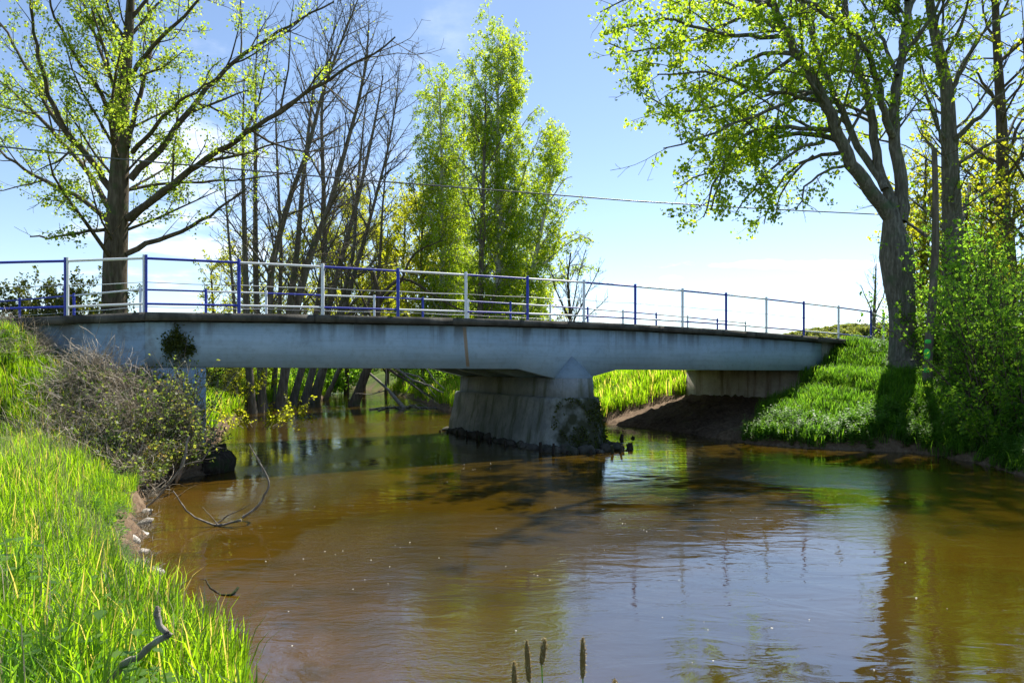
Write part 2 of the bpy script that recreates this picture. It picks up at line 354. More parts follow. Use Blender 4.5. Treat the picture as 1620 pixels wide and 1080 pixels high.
def height(x, y, d=None):
    x = np.asarray(x, float); y = np.asarray(y, float)
    if d is None: d = river_d(x, y)
    d = d + .10 * lump(x, y, 4.3, 1) + .16 * lump(x, y, 1.7, 4)
    rx = x - P0[0]; ry = y - P0[1]; t = rx * CA + ry * SA; w = -rx * SA + ry * CA
    near_left = (x < 5) & (w < WID * .5) & (t < 10)
    # plain levels: terrace where the photographer stands, meadows behind the bridge, wooded right bank
    hl = .30 * sstep(d, -.05, .18) + .42 * sstep(d, .1, 1.6) + .05 * lump(x, y, 1.1)
    hr = .18 * sstep(d, -.05, .2) + np.minimum(.42 * np.maximum(d, 0), 1.75) + .10 * lump(x, y, .8, 2)
    hb = .25 * sstep(d, -.05, .3) + np.minimum(.42 * np.maximum(d, 0), 1.55) + .10 * lump(x, y, .6, 3)
    h = np.where(near_left, hl, np.where(w < 0, hr, hb))
    # far hills to the right and a low rise behind
    rise = 15 * sstep(np.hypot(x - 40, y), 170, 420) * sstep(x / np.maximum(y, 1), .22, .50) + 3.5 * sstep(np.hypot(x, y), 160, 500)
    h = h + np.where(y > 60, rise, 0)
    # approach embankments
    el = np.hypot(np.maximum(x + 7.2, 0) * 1.2, np.maximum(np.maximum(14.5 - y, y - 21), 0))
    emb_l = 3.22 - .03 * np.maximum(-8 - x, 0) - np.where(el < 1.2, .33 * el, .396 + .80 * (el - 1.2)) + .10 * lump(x, y, 1.9, 5)
    er = np.hypot(np.maximum(T_WALL + 2.0 - t, 0) * 1.15, np.maximum(np.maximum(.3 - w, w - WID), 0))
    emb_r = np.minimum(deck_z(t) - .12, 3.3) - np.where(er < .8, .30 * er, .24 + .60 * (er - .8)) + .08 * lump(x, y, 1.6, 6)
    emb_r = np.where((w > WID) & (t < T_WALL + 5), np.minimum(emb_r, .3 + .36 * np.maximum(d, 0)), emb_r)
    emb_r = np.where((w > -.6) & (w < 0) & (t < T_WALL), np.minimum(emb_r, .25 + .36 * np.maximum(d, 0)), emb_r)
    under = (w > -.05) & (w < WID + .05) & (t > 1.0) & (t < T_WALL + .45)
    cap = np.interp(x, [-14, -11, -9.9, -9, -8, -7.3, -6.8, -6.4], [3.1, 2.98, 2.8, 2.15, 1.65, 1.2, .8, .3]) - .55 * np.maximum(13.6 - y, 0) + .09 * lump(x, y, 2.3, 7)
    emb_l = np.where((y < 14.5) | ((x > -10) & (y < 15.3)), np.minimum(emb_l, np.maximum(cap, .3)), emb_l)
    emb_l = np.where((t > 1.15) & (w > 0), -9, np.minimum(emb_l, .45 + 2.2 * np.maximum(d, 0)))
    emb_r = np.where(under, -9, np.minimum(emb_r, .2 + .75 * np.maximum(d, 0)))
    h = np.where(d > 0, np.maximum(h, np.maximum(emb_l, emb_r)), h)
    road = ((t > T_WALL) & (w > .5) & (w < WID - .5)) | ((x < -8.6) & (y > 15) & (y < 20.4))
    h = np.where(road & (d > 0), np.minimum(h, 3.12), h)
    h = np.where(under & (d > 0), np.minimum(h, .08 + .24 * np.maximum(d, 0)), h)
    h = np.where((w > WID) & (t > 5) & (t < T_WALL + 4) & (d > 0), np.minimum(h, .08 + .24 * np.maximum(d, 0) + .55 * (w - WID) + .9 * np.maximum(t - T_WALL - .5, 0)), h)
    h = np.where((w > -3.5) & (w < .3) & (t > 14) & (t < T_WALL - 1) & (d > 0), np.minimum(h, .15 + .36 * np.maximum(d, 0)), h)
    return np.where(d < 0, np.maximum(-1.3, d * .55), h)
def grid(x):  return np.array(sorted(set(np.round(x, 4))))
def expand(a, b, step, lo, hi):
    c = list(np.arange(a, b + 1e-6, step)); s = step; v = b
    while v < hi: s *= 1.16; v += s; c.append(v)
    s = step; v = a
    while v > lo: s *= 1.16; v -= s; c.append(v)
    return np.array(sorted(c))
gx = expand(-15, 20, .16, -2500, 2500); gy = expand(0, 36, .16, -800, 3500)
GX, GY = np.meshgrid(gx, gy); D = river_d(GX, GY); H = height(GX, GY, D)
H = H + np.where(D > .1, .035 * rng.normal(size=H.shape), 0) * (GY < 45)
nx, ny = len(gx), len(gy); ii = (np.arange(ny - 1)[:, None] * nx + np.arange(nx - 1)[None]).ravel()
me = mesh_from('ground', np.stack([GX, GY, H], -1).reshape(-1, 3), np.stack([ii, ii + 1, ii + nx + 1, ii + nx], -1), None, None, True)
t_ = (GX - P0[0]) * CA + (GY - P0[1]) * SA; w_ = -(GX - P0[0]) * SA + (GY - P0[1]) * CA
soil = np.maximum(sstep(D, .5, .1), ((t_ > 1) & (t_ < T_WALL) & (w_ > -.3) & (w_ < WID + .3)) * 1.0)
soil = np.where((w_ > WID) & (w_ < WID + .8) & (t_ > 5) & (t_ < T_WALL), 1.0, soil)
soil = np.where((w_ < 0) & (GX > 5), np.maximum(soil, sstep(D, .9, .3)), soil)
a = me.attributes.new('soil', 'FLOAT', 'POINT'); a.data.foreach_set('value', soil.ravel().astype(np.float32))
tag(link('ground', me, M['ground']), kind='structure')

wx = expand(-14, 14, .35, -75, 40); wy = expand(-1, 34, .35, -32, 170)
WX, WY = np.meshgrid(wx, wy); WD = river_d(WX, WY); nx, ny = len(wx), len(wy); ii = (np.arange(ny - 1)[:, None] * nx + np.arange(nx - 1)[None]).ravel()
me = mesh_from('river_water', np.stack([WX, WY, WX * 0], -1).reshape(-1, 3), np.stack([ii, ii + 1, ii + nx + 1, ii + nx], -1))
sh = sstep(WD, -2.6, -.2) * (WX < 2) * (WY < 14.5)
a = me.attributes.new('shallow', 'FLOAT', 'POINT'); a.data.foreach_set('value', sh.ravel().astype(np.float32))
tag(link('river_water', me, M['water']), kind='structure')

# roads
def ribbon(name, edge_a, edge_b, mat):
    n = len(edge_a); me = mesh_from(name, np.array(list(edge_a) + list(edge_b)), [(i, i + 1, n + i + 1, n + i) for i in range(n - 1)])
    return tag(link(name, me, mat), kind='structure')
ts = np.linspace(-.2, 40, 40)
ribbon('road', [bw(t, .45, max(deck_z(t) - .03, 3.16)) for t in ts], [bw(t, WID - .45, max(deck_z(t) - .03, 3.16)) for t in ts], M['asphalt'])
xs = np.linspace(-60, -7.9, 24)
ribbon('approach_road', [(x, 15.0, 3.20) for x in xs], [(x - 2.6, 20.1, 3.20) for x in xs], M['asphalt'])

# ---------------------------------------------------------------- bridge
bridge = empty('road_bridge', (P0[0], P0[1], 0), ANG)
tag(bridge, 'low concrete road bridge with pale blue painted girders standing on one river pier', 'bridge')
def soffit(t):
    z = 2.245 - .0055 * t
    k = np.interp(t, [8.93, 10.05, 11.15, 12.2], [0, 1, 1, 0]); return z * (1 - k) + 1.94 * k
def sweep(mb, path, zt, zb, th):
    """wall along path (local xy) with top/bottom heights and thickness towards +normal"""
    p = np.array(path, float); tg = np.gradient(p, axis=0); tg /= np.linalg.norm(tg, axis=1, keepdims=True); nn = np.stack([-tg[:, 1], tg[:, 0]], 1)
    q = p + nn * th
    rings = [[(p[i, 0], p[i, 1], zb[i]), (q[i, 0], q[i, 1], zb[i]), (q[i, 0], q[i, 1], zt[i]), (p[i, 0], p[i, 1], zt[i])] for i in range(len(p))]
    mb.rings(rings)
tt = np.array(sorted(set(list(np.linspace(.0, 21.1, 36)) + [8.93, 10.05, 11.15, 12.2])))
for w, first in ((.10, 1), (2.0, 0), (4.1, 0), (6.15, 0)):
    mb = MB(); t2 = tt if w in (.10, 6.15) else tt[tt > 1.0]
    sweep(mb, [(t, w) for t in t2], [deck_z(t) - .20 for t in t2], [soffit(t) for t in t2], .40)
    mb.build('girder', M['paint_concrete'], bridge)
mb = MB(); sweep(mb, [(t, .52) for t in tt], [deck_z(t) - .06 for t in tt], [deck_z(t) - .28 for t in tt], WID - 1.1); mb.build('deck_slab', M['pier_concrete'], bridge)
# edge kerbs cast in lengths with open joints
LP = [bl(*P(-60, 500, 14.2)[:2]), bl(*P(20, 500, 14.22)[:2]), bl(*P(105, 500, 14.3)[:2])]
def kerb_run(path, z, w_th):
    mb = MB(); sweep(mb, path, z, [v - .165 for v in z], w_th); return mb
for side, w in (('n', -.08), ('f', WID - .42)):
    for j in range(7):
        a_, b_ = j * 3.45 + .004, (j + 1) * 3.45 - .004
        tq = np.linspace(a_, b_, 5)
        kerb_run([(t, w) for t in tq], [float(deck_z(t)) for t in tq], .5).build('edge_kerb', M['kerb_concrete'], bridge)
# left wing: kerb and wall that turn away from the bridge line
wl = [LP[0][:2], LP[1][:2], LP[2][:2], (-.012, -.08)]
kerb_run([np.array(q) for q in wl], [3.235, 3.24, 3.30, 3.372], .5).build('edge_kerb', M['kerb_concrete'], bridge)
mb = MB(); pa = [bl(*P(-60, 500, 14.35)[:2])[:2], bl(*P(20, 500, 14.37)[:2])[:2], bl(*P(105, 500, 14.45)[:2])[:2], (-.01, .10)]
sweep(mb, pa, [3.07, 3.075, 3.13, 3.17], [.4, .4, .4, .4], .35); mb.build('wing_wall', M['paint_concrete'], bridge)
mb = MB(); mb.box((-.30, .125, -.8), (1.17, 6.55, 2.23)); mb.build('abutment', M['paint_concrete'], bridge)
mb = MB(); mb.box((T_WALL, .30, -.2), (T_WALL + .7, 6.5, 2.12)); mb.build('abutment', M['abutment_concrete'], bridge)
mb = MB(); sweep(mb, [(21.103, .14), (22.2, .14), (23.4, .14)], [3.14, 3.09, 3.02], [1.2, 1.6, 2.0], .3); mb.build('wing_wall', M['base_concrete'], bridge)
# pier
def pier_poly(ex, nose, back=None):
    b = nose if back is None else back
    return [(10.05 - ex, .15), (10.08 - ex * .9, -.18), (10.33 - ex * .3, -.18 - nose * .72), (10.6, -.18 - nose), (10.87 + ex * .3, -.18 - nose * .72), (11.12 + ex * .9, -.18), (11.15 + ex, .15),
            (11.15 + ex, 6.45), (10.6, 6.5 + b), (10.05 - ex, 6.45)]
def ring(poly, z): return [(a, b, z) for a, b in poly]
mb = MB(); mb.rings([ring(pier_poly(.06, .30), 1.36), ring(pier_poly(.0, .24), 1.935)]); mb.build('pier_shaft', M['pier_concrete'], bridge)
mb = MB()
np_ = [(10.05, .095), (10.08, -.18), (10.33, -.34), (10.6, -.40), (10.87, -.34), (11.12, -.18), (11.15, .095)]
V = [(a, b, 1.938) for a, b in np_] + [(a, b, 1.938 + .04) for a, b in np_] + [(10.6, .097, 2.56)]
mb.add(V, [(i, i + 1, 8 + i, 7 + i) for i in range(6)] , [(7 + i, 8 + i, 14) for i in range(6)]); mb.build('pier_nose', M['paint_shaded'], bridge)
mb = MB(); rr = random.Random(3)
base_rings = []
for z, ex, no in ((-.9, .62, 1.0), (.0, .50, .85), (.35, .44, .78), (.8, .33, .66), (1.15, .26, .58), (1.36, .22, .52), (1.40, .17, .48)):
    base_rings.append([(a + rr.uniform(-.02, .02), b + rr.uniform(-.02, .02), z + (rr.uniform(-.01, .01) if z < 1.3 else 0)) for a, b in pier_poly(ex, no)])
mb.rings(base_rings); mb.build('pier_base', M['base_concrete'], bridge)
# ragged footing: lumps of stone and old concrete round the base
mb = MB()
def lump_mesh(mb, c, r, seed, sq=.7, n=7, k=9):
    q = random.Random(seed); rings = []
    for i in range(n):
        ph = -math.pi / 2 + math.pi * (i + .35) / (n - .3); rings.append([(c[0] + r[0] * math.cos(ph) * math.cos(2 * math.pi * j / k) * q.uniform(.8, 1.15), c[1] + r[1] * math.cos(ph) * math.sin(2 * math.pi * j / k) * q.uniform(.8, 1.15), c[2] + r[2] * math.sin(ph) * q.uniform(.88, 1.1)) for j in range(k)])
    mb.rings(rings)
for k in range(40):
    if k < 16: t, w = 9.52 + rr.uniform(-.12, .1), 6.6 - k * .42
    elif k < 30: a_ = (k - 16) / 13 * math.pi; t, w = 10.6 - 1.12 * math.cos(a_) + rr.uniform(-.08, .08), -.25 - .85 * math.sin(a_)
    else: t, w = 11.75 + rr.uniform(-.1, .1), (k - 30) * .6
    m_ = MB(); lump_mesh(m_, (t, w, rr.uniform(-.05, .06)), (rr.uniform(.13, .26), rr.uniform(.13, .3), rr.uniform(.10, .2)), k)
    m_.build('footing_stone', M['rubble'], bridge, True)
for k in range(34):
    if k < 16: t, w = 9.22 + rr.uniform(-.12, .05), 6.2 - k * .41 + rr.uniform(-.1, .1)
    else: a_ = (k - 16) / 17 * math.pi * .96; t, w = 10.65 - (1.5 + rr.uniform(-.18, .1)) * math.cos(a_), -.3 - 1.22 * math.sin(a_) + rr.uniform(-.16, .08)
    hh = rr.choice((rr.uniform(-.1, .08), rr.uniform(.05, .3))); r_ = rr.uniform(.035, .075)
    m_ = MB(); m_.tube([(t, w, -.7), (t + rr.uniform(-.02, .02), w, .0), (t + rr.uniform(-.05, .05), w + rr.uniform(-.03, .03), hh)], [r_, r_, r_ * rr.uniform(.5, .9)], 7)
    m_.build('timber_stake', M['wet_wood'], bridge, True)
for (px, d, hh) in ((983, 21.6, .17), (1001, 21.9, .07)):
    x_ = (px - 810) / F * d
    m_ = MB(); m_.tube([(x_, d, -.6), (x_, d, .0), (x_ + .03, d, hh)], [.07, .07, .045], 7)
    o = m_.build('timber_stake', M['wet_wood'], None, True)
    tag(o, 'short rotten timber stake standing alone in the water right of the pier' if hh > .1 else 'tiny stub of a stake barely above the water, farther right of the pier', 'stake', 'lone stakes beside the pier')

# ---------------------------------------------------------------- railings
def railing(posts, colours, label, hgt, segcol, split=()):
    """posts: world (x,y,zfoot)"""
    r = empty('bridge_railing', posts[0]); tag(r, label, 'railing')
    o0 = np.array(posts[0])
    for i, (p, c) in enumerate(zip(posts, colours)):
        q = np.array(p) - o0
        if i in split:
            for s_, cc in ((-1, split[i][0]), (1, split[i][1])):
                mb = MB(); mb.tube([q + (s_ * .026, 0, -.05), q + (s_ * .026, 0, hgt)], .026, 8); mb.build('post', M[cc], r, True)
        else:
            mb = MB(); mb.tube([q + (0, 0, -.05), q + (0, 0, hgt - .012), q + (0, 0, hgt)], [.038, .038, .03], 10); mb.build('post', M[c], r, True)
    for i in range(len(posts) - 1):
        a = np.array(posts[i]) - o0; b = np.array(posts[i + 1]) - o0; u = (b - a) / np.linalg.norm(b - a) * .03
        for z, rad, nm in ((hgt - .075, .027, 'top_rail'), (.18, .024, 'lower_rail')):
            mb = MB(); mb.tube([a + u + (0, 0, z), (a + b) / 2 + (0, 0, z + .002), b - u + (0, 0, z)], rad, 8); mb.build(nm, M[segcol[i]], r, True)
        mb = MB(); mb.tube([a + u + (0, 0, .63), (a + b) / 2 + (0, 0, .615), b - u + (0, 0, .63)], .0085, 6); mb.build('middle_wire', M['wire'] if segcol[i] == 'blue_paint' else M['white_paint'], r, True)
    return r
B_, W_ = 'blue_paint', 'white_paint'
near = [(*P(-105, 500, 14.15)[:2], 3.22), (*P(-18, 500, 14.2)[:2], 3.24), (*P(105, 500, 14.35)[:2], 3.30)]
near += [bw(i * S, .06, float(deck_z(i * S))) for i in range(14)]
near += [(*P(1398, 500, 27.2)[:2], 3.02)]
ncol = [B_, W_, B_, W_] + [B_ if i % 2 == 1 else W_ for i in range(1, 14)] + [W_]
nseg = [W_, B_, W_] + [B_ if i % 2 == 0 else W_ for i in range(13)] + [W_]
railing(near, ncol, 'blue and white painted pipe railing along the near edge of the bridge', 1.20, nseg, {2: (B_, W_), 3: (W_, B_)})
sf = 1.745
far = [(*P(-60, 500, 23.5)[:2], 3.25), (*P(31, 500, 22.3)[:2], 3.27), (*P(117, 500, 21.2)[:2], 3.30)] + [bw(-.05 + j * sf, WID - .06, float(deck_z(j * sf))) for j in range(15)]
fcol = [W_, B_, B_] + [W_ if j % 2 == 0 else B_ for j in range(15)]
fseg = [B_, B_, W_] + [B_ if j % 2 == 0 else W_ for j in range(14)]
railing(far, fcol, 'blue and white painted pipe railing along the far edge, seen through the near one', 1.20, fseg)

# overhead line
wire = empty('overhead_cable'); tag(wire, 'long dark overhead cable sagging across the sky above the bridge', 'cable')
pts = [P(x, y, np.interp(x, [-400, 0, 1425], [19, 22, 32.0])) for x, y in ((-400, 170), (-200, 203), (0, 232), (180, 251), (330, 264), (560, 284), (760, 299), (1000, 318), (1200, 330), (1425, 341))]
mb = MB(); mb.tube(pts, .026, 8); mb.build('cable', M['cable'], wire, True)
pole = empty('utility_pole', (17.9, 32.1, 2.5)); tag(pole, 'round timber utility pole standing behind the big maple trunk', 'pole')
mb = MB(); mb.tube([(0, 0, -.8), (0, 0, 3), (0, 0, 7.3)], [.14, .125, .10], 12); mb.build('shaft', M['bark_brown'], pole, True)
mb = MB(); mb.tube([(-.02, -.10, 6.9), (-.02, -.22, 6.95)], [.03, .045], 8); mb.build('insulator', M['white_paint'], pole, True)

# ---------------------------------------------------------------- trees
def vnorm(v):
    l = math.sqrt(v[0] * v[0] + v[1] * v[1] + v[2] * v[2]) or 1; return (v[0] / l, v[1] / l, v[2] / l)
def rot_off(d, ang, R):
    """unit vector at angle ang from d, random around it"""
    r = (R.gauss(0, 1), R.gauss(0, 1), R.gauss(0, 1)); dp = r[0] * d[0] + r[1] * d[1] + r[2] * d[2]
    p = vnorm((r[0] - dp * d[0], r[1] - dp * d[1], r[2] - dp * d[2])); c, s = math.cos(ang), math.sin(ang)
    return (d[0] * c + p[0] * s, d[1] * c + p[1] * s, d[2] * c + p[2] * s)
def along(pts, u):
    f = u * (len(pts) - 1); i = min(int(f), len(pts) - 2); f -= i; a, b = pts[i], pts[i + 1]
    return (a[0] + (b[0] - a[0]) * f, a[1] + (b[1] - a[1]) * f, a[2] + (b[2] - a[2]) * f), vnorm((b[0] - a[0], b[1] - a[1], b[2] - a[2]))
def twig(R, st, d, L, n, wob, trop):
    pts = [st]; p = st; s = L / (n - 1)
    for i in range(n - 1):
        d = vnorm((d[0] + R.gauss(0, wob), d[1] + R.gauss(0, wob), d[2] + R.gauss(0, wob) + trop))
        p = (p[0] + d[0] * s, p[1] + d[1] * s, p[2] + d[2] * s); pts.append(p)
    return pts
def sprout(R, pts, radii, lvl, cfg, br, tips, L0=None):
    """add child branches along a branch; cfg[lvl] = (count per metre, from u, angle range, length factor, wobble, tropism)"""
    if lvl >= len(cfg): return
    dens, u0, (a0, a1), lf, wob, trop, minr = cfg[lvl]
    Lp = sum(math.dist(pts[i], pts[i + 1]) for i in range(len(pts) - 1))
    n = max(1, int(dens * Lp * (1 - u0) + R.random()))
    for i in range(n):
        u = u0 + (1 - u0) * (i + R.random()) / n
        st, d = along(pts, u); rp = np.interp(u * (len(pts) - 1), range(len(pts)), radii)
        L = (L0 if L0 else Lp) * lf * R.uniform(.6, 1.2) * (1 - (.55 if lvl else .38) * u if L0 is None else 1)
        if L < .15: continue
        r0 = max(minr, min(rp * .62, L * .016)); dd = rot_off(d, R.uniform(a0, a1), R)
        nn = 6 if L > 1.2 else 4
        q = twig(R, st, dd, L, nn, wob, trop); rad = [max(minr * .7, r0 * (1 - .75 * j / (nn - 1))) for j in range(nn)]
        br.append((q, rad, 5 if r0 > .05 else 3))
        if lvl >= len(cfg) - 2: tips.append((q, L))
        sprout(R, q, rad, lvl + 1, cfg, br, tips)
def chaikin(pts, it=2):
    p = np.array(pts, float)
    for _ in range(it):
        if len(p) < 3: break
        a = p[:-1] * .75 + p[1:] * .25; b = p[:-1] * .25 + p[1:] * .75; m = np.empty((2 * len(a), 3)); m[0::2] = a; m[1::2] = b; p = np.vstack([p[:1], m[1:-1], p[-1:]])
    return p
def resample(pts, n):
    p = np.array(pts, float); s = np.concatenate([[0], np.cumsum(np.linalg.norm(np.diff(p, axis=0), axis=1))]); u = np.linspace(0, s[-1], n)
    return np.stack([np.interp(u, s, p[:, k]) for k in range(3)], 1)
def jit(pts, R, a):
    return [(p[0] + R.gauss(0, a), p[1] + R.gauss(0, a), p[2] + R.gauss(0, a)) if 0 < i else tuple(p) for i, p in enumerate(pts)]
def leaf_points(R, tips, per_m, spread, keep=None):
    out = []
    for q, L in tips:
        if keep and not keep(q[-1]): continue
        n = int(L * per_m + R.random())
        while n > 0:
            k = min(n, R.randint(3, 6)); n -= k; (x, y, z), _d = along(q, R.uniform(.2, 1)); x += R.gauss(0, spread * .55); y += R.gauss(0, spread * .55); z += R.gauss(0, spread * .55)
            for _ in range(k): out.append((x + R.gauss(0, spread * .42), y + R.gauss(0, spread * .42), z + R.gauss(0, spread * .42)))
    return out

STAT = []
def pixel_tree(name, label, group, depth, trunk, limbs, cfg, barkm, leafm=None, leaf=(30, .12, .09), keep=None, seed=1, dy=.9, droop=.0, tip_r=.3, trunk_sprout=True):
    """trunk: [(px, py, width_px)], limbs: list of [(px, py)...], width0, width1, depth drift"""
    R = random.Random(seed); b = P(trunk[0][0], trunk[0][1], depth); o = np.array(b)
    root = empty(name, b); tag(root, label, 'tree', group)
    def wp(x, y, d): return tuple(np.array(P(x, y, d)) - o)
    tp = [wp(x, y, depth) for x, y, w_ in trunk]; tr = [w_ / 2 / F * depth for _, _, w_ in trunk]
    n = max(12, len(tp) * 3); rp = resample([(*p_, ) for p_ in tp], n); rr_ = np.interp(np.linspace(0, 1, n), np.linspace(0, 1, len(tr)), tr)
    rp = [tuple(p_) for p_ in rp]
    low = (rp[0][0], rp[0][1], rp[0][2] - 1.0)
    mb = MB(); mb.tube([low] + rp, [rr_[0] * 1.5, rr_[0] * 1.22] + list(rr_[1:]), 14); mb.build('trunk', barkm, root, True)
    tips = []
    if trunk_sprout:
        br = []; sprout(R, rp, list(rr_), 0, cfg, br, tips)
        if br: link('branches', branches_mesh('branches', br), barkm, root)
    for L in limbs:
        pix, w0, w1, drift = L
        p = [wp(x, y, depth + drift * i / max(1, len(pix) - 1)) for i, (x, y) in enumerate(pix)]
        n = max(7, 3 * len(p) - 2); p = [tuple(q) for q in resample(chaikin(p), n)]; rad = list(np.linspace(w0, w1, n) / 2 / F * depth)
        p = jit(p, R, .03); rad = [q_ * .85 for q_ in rad]
        br = [(p, rad, 9)]; sprout(R, p, rad, 0, cfg, br, tips)
        link('limb', branches_mesh('limb', br), barkm, root)
    STAT.append((label[:40], sum(len(x_) for x_ in [tips])))
    if leafm:
        lp = leaf_points(R, tips, leaf[0], leaf[1], keep and (lambda q: keep(q, o)))
        STAT[-1] += (len(lp),)
        if lp:
            lp = np.array(lp); tin = .5 + .30 * lump(lp[:, 0] * 1.3 + lp[:, 2], lp[:, 1] + lp[:, 2] * .7, 1.4, seed)
            link('foliage', leaves_mesh('foliage', lp, leaf[2], seed, .38, droop, tin), leafm, root)
    return root
def topix(q, o):
    x, y, z = q[0] + o[0], q[1] + o[1], q[2] + o[2]; return 810 + F * x / y, 582 - F * (z - EYE) / y

# A. poplar on the left
cfgA = [(2.0, .18, (.45, 1.1), .33, .13, .06, .012), (2.4, .15, (.4, 1.1), .42, .16, .05, .009), (2.2, .1, (.4, 1.2), .5, .2, .02, .006)]
def keepA(q, o):
    x, y = topix(q, o); p = .72
    if y > 300: p = .32
    if x > 300: p = .55 if y < 260 else .2
    if x > 420: p = .10
    if x > 520: p = .0
    return R.random() < p
pixel_tree('poplar_tree', 'tall spreading poplar with pale young leaves behind the left end of the bridge', None, 27,
    [(180, 560, 44), (182, 420, 36), (186, 330, 34), (190, 250, 29), (193, 170, 23), (200, 100, 17), (205, 30, 13), (210, -60, 9), (212, -150, 4)],
    [([(198, 402), (233, 385), (284, 367), (330, 344), (389, 299)], 11, 3, 2),
     ([(202, 346), (241, 315), (288, 280), (334, 249), (389, 212), (447, 175), (501, 136), (540, 113), (600, 78), (625, 62)], 14, 2.5, -3),
     ([(206, 284), (249, 241), (288, 190), (327, 140), (361, 105), (408, 70), (467, 35), (529, 4)], 13, 3, 2),
     ([(210, 241), (233, 218), (272, 167), (310, 148), (350, 120)], 9, 2, -3),
     ([(202, 233), (218, 163), (233, 101), (245, 58), (233, 16), (225, -40)], 10, 3, 2.5),
     ([(175, 299), (144, 249), (109, 218), (82, 167), (58, 85), (51, 23), (45, -30)], 13, 3, -2.5),
     ([(109, 218), (80, 180), (58, 136), (35, 93), (0, 35), (-30, 0)], 8, 3, 1.5),
     ([(171, 350), (132, 315), (86, 292), (47, 276), (0, 237), (-40, 215)], 10, 3, 2),
     ([(167, 363), (132, 367), (89, 373), (49, 376)], 7, 2.5, -1),
     ([(171, 327), (140, 272), (93, 218), (39, 163), (0, 128), (-30, 110)], 11, 3, 3),
     ([(183, 202), (156, 136), (124, 97), (89, 35), (75, -10)], 9, 3, -3),
     ([(193, 170), (170, 110), (150, 60), (130, 0), (120, -50)], 8, 3, 3),
     ([(198, 130), (230, 90), (265, 50), (310, 10), (340, -30)], 9, 3, -3),
     ([(203, 60), (240, 20), (280, -30)], 7, 2, 2), ([(203, 70), (170, 20), (160, -40)], 7, 2, -2),
     ([(206, 300), (245, 290), (330, 288), (420, 282), (470, 268)], 6, 2, 3)],
    cfgA, M['bark_brown'], M['poplar_leaf'], (64, .18, .10), keepA, seed=5)

